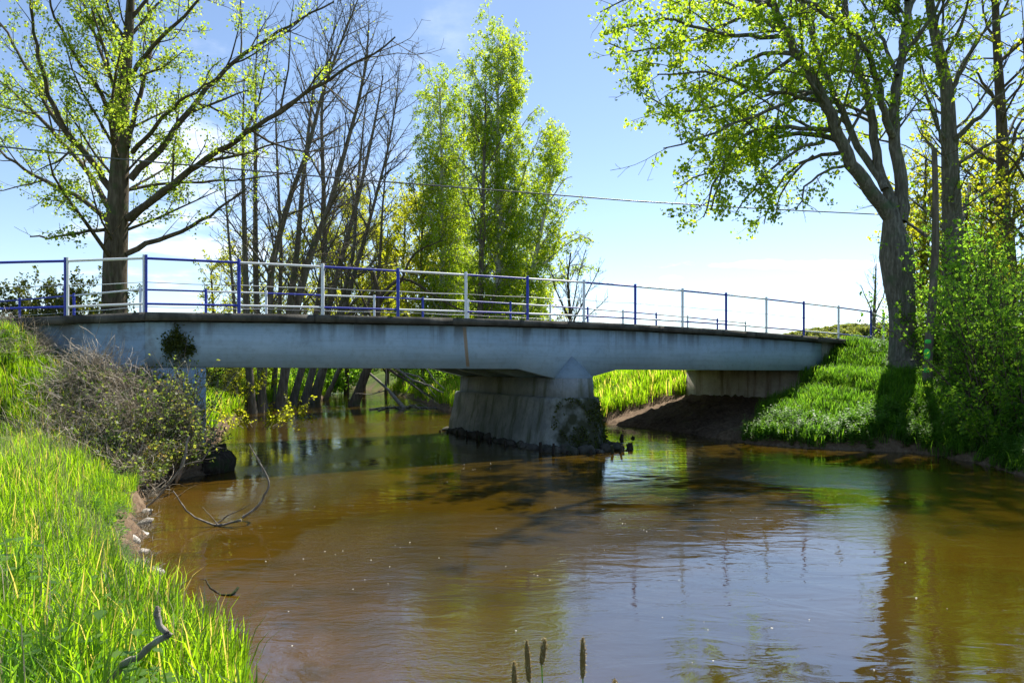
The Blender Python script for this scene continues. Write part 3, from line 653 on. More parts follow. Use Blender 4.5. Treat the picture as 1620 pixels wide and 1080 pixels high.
# E. maple on the right
cfgE = [(2.1, .22, (.4, 1.0), .33, .12, .0, .011), (2.6, .12, (.4, 1.1), .45, .16, -.02, .008), (2.4, .1, (.4, 1.2), .5, .2, -.02, .006)]
def keepE(q, o):
    x, y = topix(q, o); p = 1.0
    if x > 1330: p = .4
    if x > 1400: p = .35
    if y < -20: return R.random() < (.6 if x > 1380 else .25)
    if x > 1200 and y < 190: p = .5
    if y > 385 or x < 940: return False
    if x > 1230 and y > 330: return False
    if 985 > x and y > 120: return False
    if 1035 > x and y > 225: return False
    return R.random() < p
pixel_tree('maple_tree', 'massive forked maple with bright yellow-green leaves at the right end of the bridge', None, 23.5,
    [(1434, 575, 54), (1428, 500, 42), (1421, 430, 38), (1415, 375, 46), (1411, 348, 50), (1412, 322, 30), (1414, 312, 12)],
    [([(1413, 350), (1395, 325), (1378, 302), (1343, 251), (1322, 203), (1296, 143), (1266, 95), (1244, 48), (1218, 0), (1190, -50), (1170, -100), (1158, -150)], 27, 6, -1.5),
     ([(1415, 345), (1400, 290), (1387, 259), (1378, 173), (1361, 117), (1345, 60), (1335, 0), (1325, -80), (1322, -150)], 20, 5, 1.5),
     ([(1400, 300), (1391, 277), (1352, 225), (1330, 173), (1300, 104), (1279, 43), (1262, -20), (1250, -80), (1245, -130)], 15, 5, 3),
     ([(1424, 350), (1430, 298), (1417, 242), (1413, 186), (1417, 121), (1432, 73), (1434, 26), (1437, -40), (1442, -100), (1446, -160)], 25, 5, .5),
     ([(1412, 215), (1400, 186), (1391, 130), (1374, 86), (1352, 48), (1309, 26), (1279, 0), (1240, -30)], 14, 4, -3),
     ([(1318, 207), (1266, 201), (1192, 199), (1162, 233), (1140, 270), (1128, 330)], 9, 2.5, -2.5),
     ([(1320, 220), (1283, 212), (1222, 216), (1179, 238), (1127, 281), (1114, 345)], 10, 2.5, .5),
     ([(1330, 242), (1287, 246), (1240, 277), (1218, 315), (1208, 355)], 8, 2, 3),
     ([(1261, 86), (1218, 82), (1162, 104), (1110, 143), (1070, 190)], 9, 2, 2.5),
     ([(1240, 56), (1197, 60), (1110, 48), (1050, 26), (975, 45)], 9, 2, -3),
     ([(1283, 147), (1222, 143), (1162, 173), (1106, 225)], 8, 2, 3.5),
     ([(1300, 160), (1250, 150), (1190, 140), (1120, 110), (1040, 120)], 8, 2, -4),
     ([(1225, 10), (1160, -10), (1080, -20), (1000, -10), (950, 20)], 9, 2, 1.5),
     ([(1250, 60), (1190, 20), (1120, -10), (1060, -60)], 8, 2, 4),
     ([(1335, 60), (1300, 90), (1250, 120), (1210, 180), (1190, 240)], 7, 2, 3),
     ([(1261, 86), (1200, 130), (1140, 170), (1070, 180), (1005, 140)], 8, 2, 1), ([(1296, 143), (1210, 175), (1120, 215), (1050, 235)], 8, 2, -3.5), ([(1222, 216), (1170, 265), (1110, 275), (1065, 300)], 6, 2, 1.5),
     ([(1287, 246), (1240, 290), (1225, 345)], 5, 2, 1), ([(1303, 225), (1250, 235), (1200, 290), (1165, 335)], 7, 2, -3), ([(1218, 0), (1150, 40), (1080, 70), (1010, 80), (960, 70)], 8, 2, -1),
     ([(1345, 260), (1300, 270), (1270, 300), (1262, 330)], 6, 2, -2.5),
     ([(1420, 120), (1400, 70), (1370, 20), (1350, -40)], 8, 3, 3),
     ([(1428, 90), (1462, 45), (1490, 0), (1510, -50)], 9, 3, -2), ([(1435, 0), (1465, -70), (1500, -130)], 11, 3, 5), ([(1432, 40), (1470, -50), (1540, -120)], 10, 3, 3), ([(1400, -40), (1390, -90), (1400, -150)], 9, 3, 5), ([(1330, -40), (1345, -90), (1365, -130)], 9, 3, 5), ([(1438, -60), (1490, -110), (1560, -150)], 8, 3, 1)],  # upper limbs here rise out of view, added to shade the right bank
    cfgE, M['bark_grey'], M['maple_leaf'], (66, .17, .12), keepE, seed=9, trunk_sprout=False)

# B. bare alders behind the bridge
cfgB = [(2.9, .22, (.45, 1.05), .19, .10, .05, .016), (3.2, .12, (.4, 1.0), .42, .15, .03, .012), (2.6, .1, (.4, 1.1), .5, .2, .03, .0095)]
cfgBs = [(3.0, .25, (.45, 1.05), .15, .10, .05, .015), (3.0, .15, (.4, 1.0), .42, .15, .03, .012), (2.2, .1, (.4, 1.1), .5, .2, .03, .0095)]
ald = [
 (34, [(400, 665, 26), (392, 560, 20), (388, 412, 15), (385, 300, 12), (384, 205, 8), (386, 130, 3)], 'straight bare alder at the left edge of the alder clump'),
 (36, [(418, 655, 22), (408, 540, 18), (404, 412, 14), (404, 250, 10), (404, 120, 6), (408, 40, 2)], 'tall straight bare alder, second from the left in the clump'),
 (35, [(410, 665, 24), (425, 500, 19), (430, 418, 18), (459, 311, 15), (486, 241, 12), (513, 136, 9), (540, 66, 6), (570, -10, 3)], 'bare alder leaning right across the clump, its top beyond the frame'),
 (38, [(446, 650, 26), (456, 500, 20), (470, 400, 16), (478, 300, 12), (490, 190, 8), (500, 100, 3)], 'bare alder rising from the middle of the clump behind the leaning one'),
 (37, [(440, 655, 28), (470, 480, 24), (490, 405, 21), (520, 330, 17), (543, 249, 13), (566, 167, 10), (580, 97, 7), (584, 30, 3)], 'thick bare alder with a long curved stem in the centre of the clump'),
 (40, [(460, 648, 22), (500, 500, 17), (514, 400, 14), (512, 300, 12), (508, 180, 9), (520, 70, 5), (545, 10, 2)], 'bare alder crossing the centre of the clump with a kinked upper stem'),
 (42, [(480, 642, 22), (525, 470, 17), (548, 380, 14), (570, 300, 11), (592, 200, 8), (606, 120, 3)], 'bare alder leaning right, third from the right side of the clump'),
 (44, [(490, 640, 20), (550, 470, 15), (586, 345, 12), (613, 241, 8), (628, 155, 5), (632, 100, 2)], 'slender bare alder leaning right at the right side of the clump'),
 (46, [(500, 636, 18), (540, 480, 13), (560, 400, 11), (565, 300, 9), (574, 210, 6), (580, 150, 2)], 'slim upright bare alder behind the right side of the clump'),
 (39, [(430, 650, 18), (442, 500, 13), (445, 400, 10), (440, 290, 8), (436, 190, 5), (438, 120, 2)], 'thin bare alder standing in the gap left of centre in the clump'),
 (33, [(372, 640, 16), (372, 500, 10), (364, 400, 7), (356, 300, 5), (350, 220, 2)], 'young thin bare alder standing just left of the clump'),
 (48, [(515, 632, 14), (575, 500, 11), (600, 430, 9), (605, 330, 7), (612, 250, 4), (615, 190, 2)], 'slim bare alder farthest right in the clump with pale twigs'),
]
for i, (d, tr, lab) in enumerate(ald):
    pixel_tree('alder_tree', lab, 'bare alders behind the bridge', d, [(a_, b_, c_ * (.56 if b_ > 450 else .60)) for a_, b_, c_ in tr], [], cfgB if i in (2, 4, 5, 6, 7) else cfgBs, M['bark_dark'], M['young_leaf'], (1.2, .06, .10), lambda q, o: R.random() < .15, seed=30 + i)
# leaning branchy alder limbs over the river
pixel_tree('leaning_alder', 'low alder leaning right over the river with long bare limbs seen through the railing', None, 41,
    [(560, 640, 16), (590, 560, 13), (600, 470, 10), (590, 430, 6)],
    [([(600, 470), (640, 430), (700, 480), (760, 500)], 7, 3, 2), ([(600, 480), (640, 440), (650, 400), (700, 380)], 6, 2, -2), ([(585, 560), (640, 600), (700, 640)], 7, 2, -1), ([(595, 520), (560, 440), (530, 400)], 6, 2, 1)],
    cfgB, M['bark_brown'], None, seed=60)

# C. birches and the light green trees between them
cfgC = [(4.4, .12, (.45, .9), .17, .10, .04, .013), (4.6, .12, (.4, 1.0), .62, .14, -.42, .008), (1.7, .15, (.3, .9), .8, .08, -.70, .006)]
cfgC2 = [(1.8, .15, (.5, 1.0), .22, .10, .05, .012), (2.4, .15, (.4, 1.0), .45, .15, -.02, .008), (2.2, .15, (.3, 1.0), .6, .15, -.1, .006)]
pixel_tree('birch_tree', 'tallest weeping birch with a white trunk, its narrow top above all the others', 'birches behind the bridge', 47,
    [(784, 640, 17), (788, 480, 14), (792, 380, 12), (788, 280, 11), (787, 180, 8), (788, 110, 4), (790, 72, 2)],
    [([(789, 450), (815, 400), (845, 345), (868, 290), (882, 262)], 4, 1.2, 1), ([(789, 490), (825, 440), (865, 395), (905, 368), (925, 372)], 4, 1.2, -2), ([(787, 300), (805, 240), (830, 190), (850, 172)], 4, 1.2, 2), ([(787, 330), (765, 280), (748, 250)], 3, 1.2, -1),
     ([(788, 420), (820, 345), (850, 280), (878, 225), (892, 215)], 4, 1.2, 3), ([(788, 200), (803, 150), (824, 115), (835, 112)], 3, 1, 1), ([(789, 380), (812, 320), (838, 250), (858, 205)], 4, 1, -3), ([(788, 240), (775, 190), (762, 150)], 3, 1, 1),
     ([(789, 500), (835, 470), (880, 430), (915, 415), (935, 425)], 4, 1.2, 2), ([(789, 470), (760, 420), (735, 390)], 3, 1.2, 2), ([(788, 160), (778, 125), (771, 105)], 2.5, 1, 1), ([(789, 120), (800, 98), (808, 90)], 2.5, 1, 0)],
    cfgC, M['birch_bark'], M['birch_leaf'], (34, .12, .115), None, seed=71, droop=.8)
pixel_tree('birch_tree', 'narrow birch with drooping green tufts, left of the tallest birch', 'birches behind the bridge', 51,
    [(704, 640, 12), (700, 480, 10), (700, 380, 8), (699, 260, 6), (697, 180, 4), (696, 140, 2)], [([(700, 380), (670, 330), (655, 300)], 3, 1.2, 1)],
    cfgC, M['birch_bark'], M['birch_leaf'], (26, .13, .12), None, seed=72, droop=.8)
pixel_tree('birch_tree', 'smaller birch with a thin pale crown between the two taller birches', 'birches behind the bridge', 54,
    [(742, 640, 12), (740, 480, 9), (738, 380, 7), (733, 270, 5), (735, 175, 2)], [], cfgC, M['birch_bark'], M['birch_leaf'], (14, .12, .13), None, seed=73, droop=.8)
pixel_tree('birch_tree', 'weeping birch leaning right, its drooping boughs hanging lowest at the right of the group', 'birches behind the bridge', 45,
    [(812, 640, 12), (828, 500, 10), (848, 400, 8), (868, 310, 6), (880, 250, 4), (886, 222, 2)], [([(850, 400), (885, 340), (915, 310), (925, 320)], 4, 1.2, 1), ([(845, 430), (890, 390), (925, 370), (938, 385)], 4, 1.2, -1), ([(835, 470), (880, 440), (920, 425)], 4, 1.2, 2), ([(868, 320), (895, 280), (905, 280)], 3, 1, 0)],
    cfgC, M['birch_bark'], M['birch_leaf'], (32, .12, .115), None, seed=75, droop=.8)
pixel_tree('slim_tree', 'dark slim tree with a straight brown trunk just left of the tallest birch', None, 45,
    [(758, 640, 12), (760, 480, 10), (762, 380, 9), (765, 280, 7), (768, 190, 4), (768, 140, 2)], [], cfgC2, M['bark_dark'], M['birch_leaf'], (10, .15, .13), None, seed=74)
yg = [(385, 58, 380, 'yellow-green tree behind the leftmost alder stems'), (480, 62, 360, 'yellow-green tree showing between the middle alder stems'), (548, 60, 330, 'yellow-green tree behind the right-leaning alders'), (335, 60, 425, 'small yellow-green tree just left of the bare alders, far back'), (430, 66, 415, 'small yellow-green tree seen between the left alder stems'), (520, 70, 395, 'yellow-green tree far behind the middle of the alder clump'), (575, 68, 350, 'yellow-green tree far behind the right alders'), (640, 58, 330, 'light yellow-green young tree beside the right edge of the alder clump'), (668, 52, 300, 'yellow-green young tree under the left birch, taller than the one beside it'), (720, 56, 330, 'yellow-green young tree filling the gap under the middle birch'),
      (612, 62, 360, 'low yellow-green young tree behind the bare alders'), (800, 60, 350, 'yellow-green young tree behind the white birch trunk'), (850, 58, 385, 'yellow-green young tree under the right limbs of the tall birch'), (690, 64, 340, 'farthest yellow-green young tree behind the left birch trunk')]
for i, (x, d, top, lab) in enumerate(yg):
    pixel_tree('young_tree', lab, 'yellow-green young trees behind the bridge', d, [(x, 620, 7), (x + 3, 500, 6), (x - 2, 420, 4), (x + 2, top, 2)], [], [(2.6, .1, (.5, 1.0), .34, .1, .06, .012), (2.4, .15, (.4, 1.0), .45, .15, 0, .008), (1.6, .15, (.3, 1.0), .6, .15, 0, .006)], M['bark_brown'], M['young_leaf'], (30, .18, .16), None, seed=80 + i)
cfgS = [(3.6, .15, (.4, .9), .34, .12, .12, .012), (3.6, .15, (.4, 1.0), .5, .15, .05, .010), (2.6, .15, (.3, 1.0), .55, .15, 0, .008)]
pixel_tree('bare_tree', 'small bare bushy tree standing alone right of the birches', None, 44, [(905, 600, 8), (902, 500, 6), (898, 440, 4), (903, 400, 2)],
    [([(903, 520), (930, 460), (950, 420)], 4, 1, 1), ([(903, 510), (880, 460), (868, 420)], 4, 1, -1), ([(903, 530), (940, 490), (962, 470)], 3, 1, 1), ([(903, 500), (915, 440), (925, 395)], 3, 1, 1)], cfgS, M['bark_brown'], M['birch_leaf'], (.5, .1, .1), None, seed=95)
pixel_tree('bare_tree', 'small bare tree beside the road left of the maple trunk', None, 48, [(1382, 540, 6), (1383, 490, 5), (1385, 450, 3), (1386, 418, 1.5)],
    [([(1383, 505), (1370, 470), (1362, 450)], 3, 1, 1), ([(1383, 500), (1400, 465), (1405, 440)], 3, 1, -1)], cfgS, M['bark_dark'], M['young_leaf'], (.6, .1, .1), None, seed=96)

# F. trees on the right bank
cfgF = [(2.2, .22, (.5, 1.1), .22, .12, .03, .012), (2.6, .15, (.4, 1.0), .45, .16, .02, .010), (2.4, .1, (.4, 1.1), .5, .2, .0, .007)]
pixel_tree('bank_tree', 'thick grey mostly bare tree just right of the maple', None, 26,
    [(1512, 600, 46), (1510, 480, 36), (1508, 389, 31), (1503, 259, 25), (1499, 143, 20), (1487, 90, 15), (1473, 26, 11), (1462, -100, 8), (1470, -260, 4)],
    [([(1505, 240), (1521, 207), (1551, 186), (1580, 150), (1610, 130)], 12, 3, -2), ([(1500, 150), (1530, 90), (1560, 40), (1600, 20)], 10, 3, 1), ([(1503, 270), (1540, 240), (1590, 220), (1640, 215)], 8, 3, -1.5), ([(1508, 380), (1525, 340), (1535, 290)], 14, 5, 2),
     ([(1498, 170), (1460, 130), (1450, 60)], 6, 2, 1), ([(1490, 100), (1520, 40), (1540, -20)], 8, 3, -2), ([(1505, 180), (1450, 170), (1425, 190)], 5, 1.5, 2), ([(1466, -60), (1420, -130), (1400, -200)], 8, 2, -1), ([(1466, -80), (1520, -150), (1570, -220)], 8, 2, 1), ([(1470, -40), (1540, -70), (1600, -90)], 8, 2, -1)],  # last limbs are above the view, added for shade on the bank
    cfgF, M['bark_grey'], M['maple_leaf'], (9, .1, .14), lambda q, o: R.random() < (1 if topix(q, o)[1] < 0 else .8 if topix(q, o)[1] < 140 else .3), seed=101)
pixel_tree('bank_tree', 'dark mostly bare tree at the right edge behind the shrubs', None, 30,
    [(1592, 600, 30), (1590, 450, 22), (1588, 363, 19), (1585, 199, 15), (1577, 69, 11), (1572, -60, 8), (1580, -220, 4)],
    [([(1586, 260), (1610, 200), (1640, 170)], 8, 3, 1), ([(1584, 180), (1550, 120), (1520, 100)], 7, 2, -1), ([(1580, 100), (1620, 60), (1660, 40)], 7, 2, 1), ([(1588, 340), (1550, 300), (1520, 290)], 6, 2, -2), ([(1588, 360), (1625, 330), (1660, 320)], 6, 2, -1)],
    cfgF, M['bark_brown'], M['maple_leaf'], (9, .1, .14), lambda q, o: R.random() < (1 if topix(q, o)[1] < 0 else .35), seed=102)
pixel_tree('bank_tree', 'leafy slim tree at the far right edge of the picture', None, 25,
    [(1640, 640, 22), (1640, 450, 16), (1632, 300, 12), (1628, 180, 8), (1620, 60, 4)], [([(1632, 300), (1600, 250), (1575, 230)], 6, 2, -1), ([(1636, 400), (1600, 350), (1560, 330)], 6, 2, -1)],
    cfgF, M['bark_brown'], M['young_leaf'], (26, .16, .13), None, seed=103)
pixel_tree('bank_tree', 'young tree with yellow-green leaves between maple and thick grey tree', None, 31,
    [(1455, 560, 10), (1458, 450, 8), (1462, 350, 6), (1465, 250, 2)], [], cfgS, M['bark_brown'], M['young_leaf'], (22, .16, .15), None, seed=104)
pixel_tree('bank_tree', 'young tree with yellow-green leaves behind the thick grey tree', None, 33,
    [(1548, 560, 10), (1550, 450, 8), (1555, 330, 6), (1552, 250, 3)], [([(1550, 430), (1520, 380), (1505, 350)], 4, 1.5, 1)], cfgS, M['bark_brown'], M['young_leaf'], (24, .16, .15), None, seed=105)
for i, (px, d, top, lab) in enumerate([(1530, 29, 300, 'yellow-leaved young tree just right of the thick grey tree'), (1605, 27, 290, 'yellow-leaved young tree at the right edge above the shrubs'), (1570, 34, 240, 'tallest of the yellow-leaved young trees, behind the shrubs'), (1482, 33, 290, 'yellow-leaved young tree behind the painted dead trunk'), (1440, 36, 330, 'yellow-leaved young tree seen just right of the maple trunk')]):
    pixel_tree('bank_tree', lab, 'yellow-leaved young trees on the right bank', d, [(px, 560, 9), (px + 3, 450, 7), (px - 3, (450 + top) / 2, 5), (px + 2, top, 2)], [], cfgS, M['bark_brown'], M['young_leaf'], (17, .15, .13), None, seed=110 + i)
snag = pixel_tree('dead_snag', 'thin dark dead trunk marked with bright green paint, right of the maple', None, 21,
    [(1466, 640, 16), (1468, 560, 13), (1475, 480, 12), (1480, 389, 11), (1480, 300, 9), (1478, 235, 8)], [([(1478, 240), (1474, 228), (1462, 228), (1458, 205)], 3.5, 2, 0)], [(.4, .3, (.5, 1.1), .12, .12, -.1, .008)], M['bark_dark'], None, seed=106)
for (y0, y1) in ((536, 545), (549, 572), (579, 592)):
    b = np.array(snag.location); mb = MB(); R2 = random.Random(y0)
    pts = []
    for k in range(5):
        y = y0 + (y1 - y0) * k / 4; x = np.interp(y, [480, 560, 640], [1475, 1468, 1466]); pts.append(np.array(P(x - 1.5, y, 21)) - b + (-.01, -.035, 0))
    mb.tube(pts, [.05, .095, .085 + R2.uniform(0, .02), .095, .05], 8); mb.build('paint_mark', M['fluo'], snag, True)['label'] = 'bright green painted patch'

# shrubs ----------------------------------------------------------------
def shrub(name, label, group, base, rad, hgt, leafm, nstem, leafn, lsize, barkm, seed, spread=.5, cat='shrub', lsp=.07):
    R = random.Random(seed); root = empty(name, base); tag(root, label, cat, group); br = []; tips = []
    for i in range(nstem):
        a = R.uniform(0, 6.283); q = R.random() ** .5
        st = (math.cos(a) * rad * .4 * q, math.sin(a) * rad * .4 * q, -.15); d = vnorm((math.cos(a) * spread * q * rad / hgt, math.sin(a) * spread * q * rad / hgt, 1))
        L = hgt * R.uniform(.7, 1.1); p = twig(R, st, d, L, 6, .10, .0); rd = [max(.005, .012 * hgt * (1 - .8 * j / 5) / 1.5) for j in range(6)]
        br.append((p, rd, 4)); tips.append((p, L))
        sprout(R, p, rd, 0, [(4.0 / max(1, hgt * .45), .12, (.4, 1.1), .38, .15, .02, .006), (3.0 / max(1, hgt * .3), .1, (.4, 1.1), .5, .2, 0, .005)], br, tips)
    link('stems', branches_mesh('stems', br), barkm, root)
    tot = sum(L for _, L in tips); lp = np.array(leaf_points(R, tips, leafn / tot, lsp))
    tin = .5 + .28 * lump(lp[:, 0] * 2, lp[:, 1] * 2 + lp[:, 2] * 2, 1.2, seed)
    link('foliage', leaves_mesh('foliage', lp, lsize, seed, .34, .2, tin), leafm, root)
    return root
def hz(x, y): return float(height(np.array([x]), np.array([y]))[0])
def ground_at(px, d): x = (px - 810) / F * d; return (x, d, hz(x, d))
rs = [(1500, 22.6, 1.0, 2.6, 'leafy green shrub just behind the painted dead trunk'), (1562, 18.5, 1.25, 3.5, 'tall green shrub on the right bank below the thick grey tree'), (1590, 17.5, 1.7, 3.8, 'tall green shrub at the right edge, in front of the others'),
      (1640, 16.5, 1.6, 3.2, 'green shrub cut off by the right edge of the picture'), (1560, 21.5, 1.8, 4.6, 'tallest shrub of the right bank, behind its neighbours'), (1515, 24, 1.4, 3.6, 'green shrub behind, between maple and the thick grey tree'), (1615, 22, 1.8, 5.0, 'tall shrub in the back row at the right edge'),
      (1585, 16.4, 1.0, 1.5, 'low shrub nearest the water on the right bank'), (1450, 25, 1.2, 2.0, 'small shrub tucked behind the foot of the maple')]
for i, (px, d, rad, hgt, lab) in enumerate(rs):
    shrub('green_shrub', lab, 'green shrubs on the right bank', ground_at(px, d), rad, hgt, M['shrub_leaf'], 26, int(5200 * rad / 1.5), .095, M['bark_brown'], 200 + i, .8)
ls = [(-10, 26, 1.4, 2.6, 'dark-leaved shrub at the left edge behind the railing'), (38, 27, 1.5, 3.6, 'dark-leaved shrub second from the left edge behind the railing'), (90, 26, 1.5, 3.9, 'dark-leaved shrub left of the poplar, tallest of its row'), (135, 27, 1.3, 3.7, 'dark-leaved shrub touching the left side of the poplar trunk'),
      (225, 28, 1.2, 2.7, 'thin pale-leaved shrub just right of the poplar trunk'), (262, 30, 1.2, 2.6, 'sparse pale shrub between poplar and alders'), (325, 31, 1.6, 2.7, 'low bushy shrub at the foot of the alders')]
for i, (px, d, rad, hgt, lab) in enumerate(ls):
    shrub('hedge_shrub', lab, 'shrubs behind the left railing', ground_at(px, d), rad, hgt, M['dark_leaf'] if i < 4 or i == 6 else M['poplar_leaf'], 22, 7500 if i < 4 else 2200, .12, M['bark_dark'], 230 + i, .8, lsp=.1)
fs = [(345, 33, 1.8, 2.2, 'bright shrub seen under the bridge beside the left abutment'), (385, 38, 1.6, 1.9, 'low shrub under the bridge at the feet of the alders'), (455, 44, 2.0, 1.8, 'low shrub by the water behind the alder stems'), (520, 60, 3.0, 3.2, 'dark shrub on the far left bank upstream'),
      (560, 90, 5.0, 6, 'dark bushy mass closing the river bend on the left'), (600, 96, 5.0, 6.5, 'dark bushy mass closing the middle of the river bend'), (640, 88, 5.0, 6, 'dark bushy mass on the right of the river bend'), (660, 60, 3.0, 3.4, 'dark bank shrub left of the pier, farther one'), (690, 46, 2.6, 2.6, 'tangled bank shrub showing just left of the pier'),
      (730, 50, 2.6, 3.0, 'green shrub behind the pier under the birches'), (800, 52, 2.6, 3.4, 'green shrub under the tallest birch'), (860, 50, 2.2, 3.0, 'green shrub right of the birch trunks')]
for i, (px, d, rad, hgt, lab) in enumerate(fs):
    shrub('bank_bush', lab, 'bushes along the river behind the bridge', (*[(px - 810) / F * d, d], max(.2, hz((px - 810) / F * d, d))), rad, hgt, M['young_leaf'] if i in (0, 1) else M['shrub_leaf'], 20, 2800, .11 if d < 50 else .3, M['bark_brown'], 260 + i, 1.0, lsp=.12 if d < 50 else .3)

# bramble tangle on the left embankment
bs = [(165, 12.6, .8, .75, 'bramble bush with arching stems against the wing wall'), (215, 13.2, .9, .9, 'bramble bush with pale leaf tips in front of the girder end'), (262, 13.4, .8, 1.0, 'big bramble bush beside the left abutment'), (300, 13.5, .7, .8, 'bramble overhanging the water at the left abutment'),
      (318, 14.0, .5, 1.1, 'tall bramble standing right at the corner of the left abutment, over the rotten piling'), (185, 13.9, .7, .8, 'bramble bush high under the wing wall, left of the ivy'), (240, 12.0, .8, .7, 'lower bramble bush on the slope above the grass edge'), (60, 12.2, .7, .45, 'small bramble patch high on the left embankment'), (275, 12.6, .55, .8, 'straggly bramble hanging over the dark bank')]
for i, (px, d, rad, hgt, lab) in enumerate(bs):
    x = (px - 810) / F * d; x = min(x, -6.75)
    shrub('bramble_bush', lab, 'brambles on the left embankment', (x, d, max(.30, hz(x, d))), rad * 1.15, hgt * (1.5 if 1 <= i <= 4 else 1.1), M['bramble_leaf'], 60, 2400, .06, M['dead_wood'], 300 + i, 1.2, lsp=.05)
# yellow twiggy growth reaching out right of the abutment
o = shrub('overhanging_bush', 'yellow-leaved twigs reaching out over the water beyond the left abutment', None, (-7.8, 21.5, .5), 2.0, 1.3, M['young_leaf'], 18, 900, .09, M['dead_wood'], 320, 1.6, lsp=.08)
# ivy on the girder
lp = []; R3 = random.Random(8)
for _ in range(1500):
    a_, b_, c_, d_ = R3.choice(((.52, 2.80, .10, .10), (.66, 2.70, .12, .12), (.72, 2.55, .09, .16), (.45, 2.62, .07, .12), (.60, 2.9, .04, .12), (.85, 2.62, .06, .05))); t = a_ + R3.gauss(0, c_); z = b_ + R3.gauss(0, d_); lp.append(bw(t, .10 - abs(R3.gauss(0, .05)), z))
iv = empty('ivy_clump', bw(.6, .1, 2.4)); tag(iv, 'dark clump of ivy clinging to the left part of the girder', 'ivy')
link('foliage', leaves_mesh('foliage', np.array(lp) - np.array(bw(.6, .1, 2.4)), .055, 3), M['dark_leaf'], iv)
br = [(twig(R3, (R3.uniform(-.2, .2), -.02, -.12), vnorm((R3.uniform(-.3, .3), 0, 1)), R3.uniform(.5, .9), 6, .1, .05), [.006] * 6, 4) for _ in range(9)]
link('stems', branches_mesh('stems', br), M['bark_dark'], iv)
lp = []
for _ in range(3400):
    z = R3.uniform(.02, 1.42); f = np.interp(z, [0, .35, .8, 1.15, 1.4], range(5)); ex = np.interp(f, range(5), (.50, .44, .33, .26, .17)); no = np.interp(f, range(5), (.85, .78, .66, .58, .48))
    pl = pier_poly(ex, no); k = R3.choice((1, 2, 3, 4, 5)); u = R3.random(); (a0, b0), (a1, b1) = pl[k], pl[k + 1]
    if lump(np.array(a0 * 3 + u * 2), np.array(z * 3.1), 1.6, 2) < -.12 + (.25 if k < 3 else 0): continue
    dx, dy = a1 - a0, b1 - b0; l = math.hypot(dx, dy); o_ = R3.uniform(.0, .07)
    lp.append((a0 + dx * u + dy / l * o_, b0 + dy * u - dx / l * o_, z))
me = leaves_mesh('moss_growth', lp, .06, 5, .4, .5); mo = link('moss_growth', me, M['dark_leaf'], bridge); mo['label'] = 'creeping plants and moss on the pier nose'; mo['kind'] = 'stuff'

# ---------------------------------------------------------------- ground cover (uncountable)
SRC = bpy.data.collections.new('ground_cover_sources')
def src(name, me, mat):
    me.materials.append(mat); o = bpy.data.objects.new(name, me); return o
def tuft(name, n, h0, h1, wd, spread, bend, mat, seed, dry=.06):
    r = np.random.default_rng(seed); V = []; Q = []; T = []; tin = []; c = 0; qt = []; ttn = []
    for i in range(n):
        a = r.uniform(0, 6.283); q = spread * math.sqrt(r.uniform()); bx, by = q * math.cos(a), q * math.sin(a)
        h = r.uniform(h0, h1); w = wd * r.uniform(.6, 1.25); ba = r.uniform(0, 6.283); bd = bend * h * r.uniform(.15, 1.2); dx, dy = math.cos(ba), math.sin(ba)
        fx, fy = -dy, dx
        rows = [(0, 0, 1), (.40, .10, .95), (.75, .42, .7)]
        for z, o_, ww in rows:
            cx, cy = bx + dx * bd * o_, by + dy * bd * o_
            V += [(cx - fx * w * ww / 2, cy - fy * w * ww / 2, z * h), (cx + fx * w * ww / 2, cy + fy * w * ww / 2, z * h)]
        V.append((bx + dx * bd, by + dy * bd, h * (1 - .25 * min(1, bend))))
        Q += [(c, c + 1, c + 3, c + 2), (c + 2, c + 3, c + 5, c + 4)]; T.append((c + 4, c + 5, c + 6)); c += 7
        t = 1.0 if r.uniform() < dry else min(.85, max(0, r.normal(.42, .2))); qt += [t, t]; ttn.append(t)
    return src(name, mesh_from(name, V, Q, T, qt + ttn), mat)
def herb(name, nst, h, leafs, nl, mat, seed):
    r = random.Random(seed); V = []; Q = []; tin = []; c = 0
    for s in range(nst):
        bx, by = r.gauss(0, .06), r.gauss(0, .06); hh = h * r.uniform(.5, 1.1); lx, ly = r.gauss(0, .12), r.gauss(0, .12)
        for j in range(nl):
            u = (j + .6) / nl; px, py, pz = bx + lx * u * hh, by + ly * u * hh, hh * u; a = r.uniform(0, 6.283); L = leafs * r.uniform(.6, 1.2) * (1.15 - .5 * u); up = r.uniform(-.1, .5)
            dx, dy = math.cos(a), math.sin(a); w = L * .34
            V += [(px, py, pz), (px + dx * L * .5 - dy * w, py + dy * L * .5 + dx * w, pz + L * up * .6), (px + dx * L, py + dy * L, pz + L * up * .5), (px + dx * L * .5 + dy * w, py + dy * L * .5 - dx * w, pz + L * up * .6)]
            Q.append((c, c + 1, c + 2, c + 3)); c += 4; tin.append(min(1, max(0, r.gauss(.5, .22))))
        V += [(bx - .002, by, 0), (bx + .002, by, 0), (bx + lx * hh + .001, by + ly * hh, hh), (bx + lx * hh - .001, by + ly * hh, hh)]; Q.append((c, c + 1, c + 2, c + 3)); c += 4; tin.append(.5)
    return src(name, mesh_from(name, V, Q, None, tin), mat)
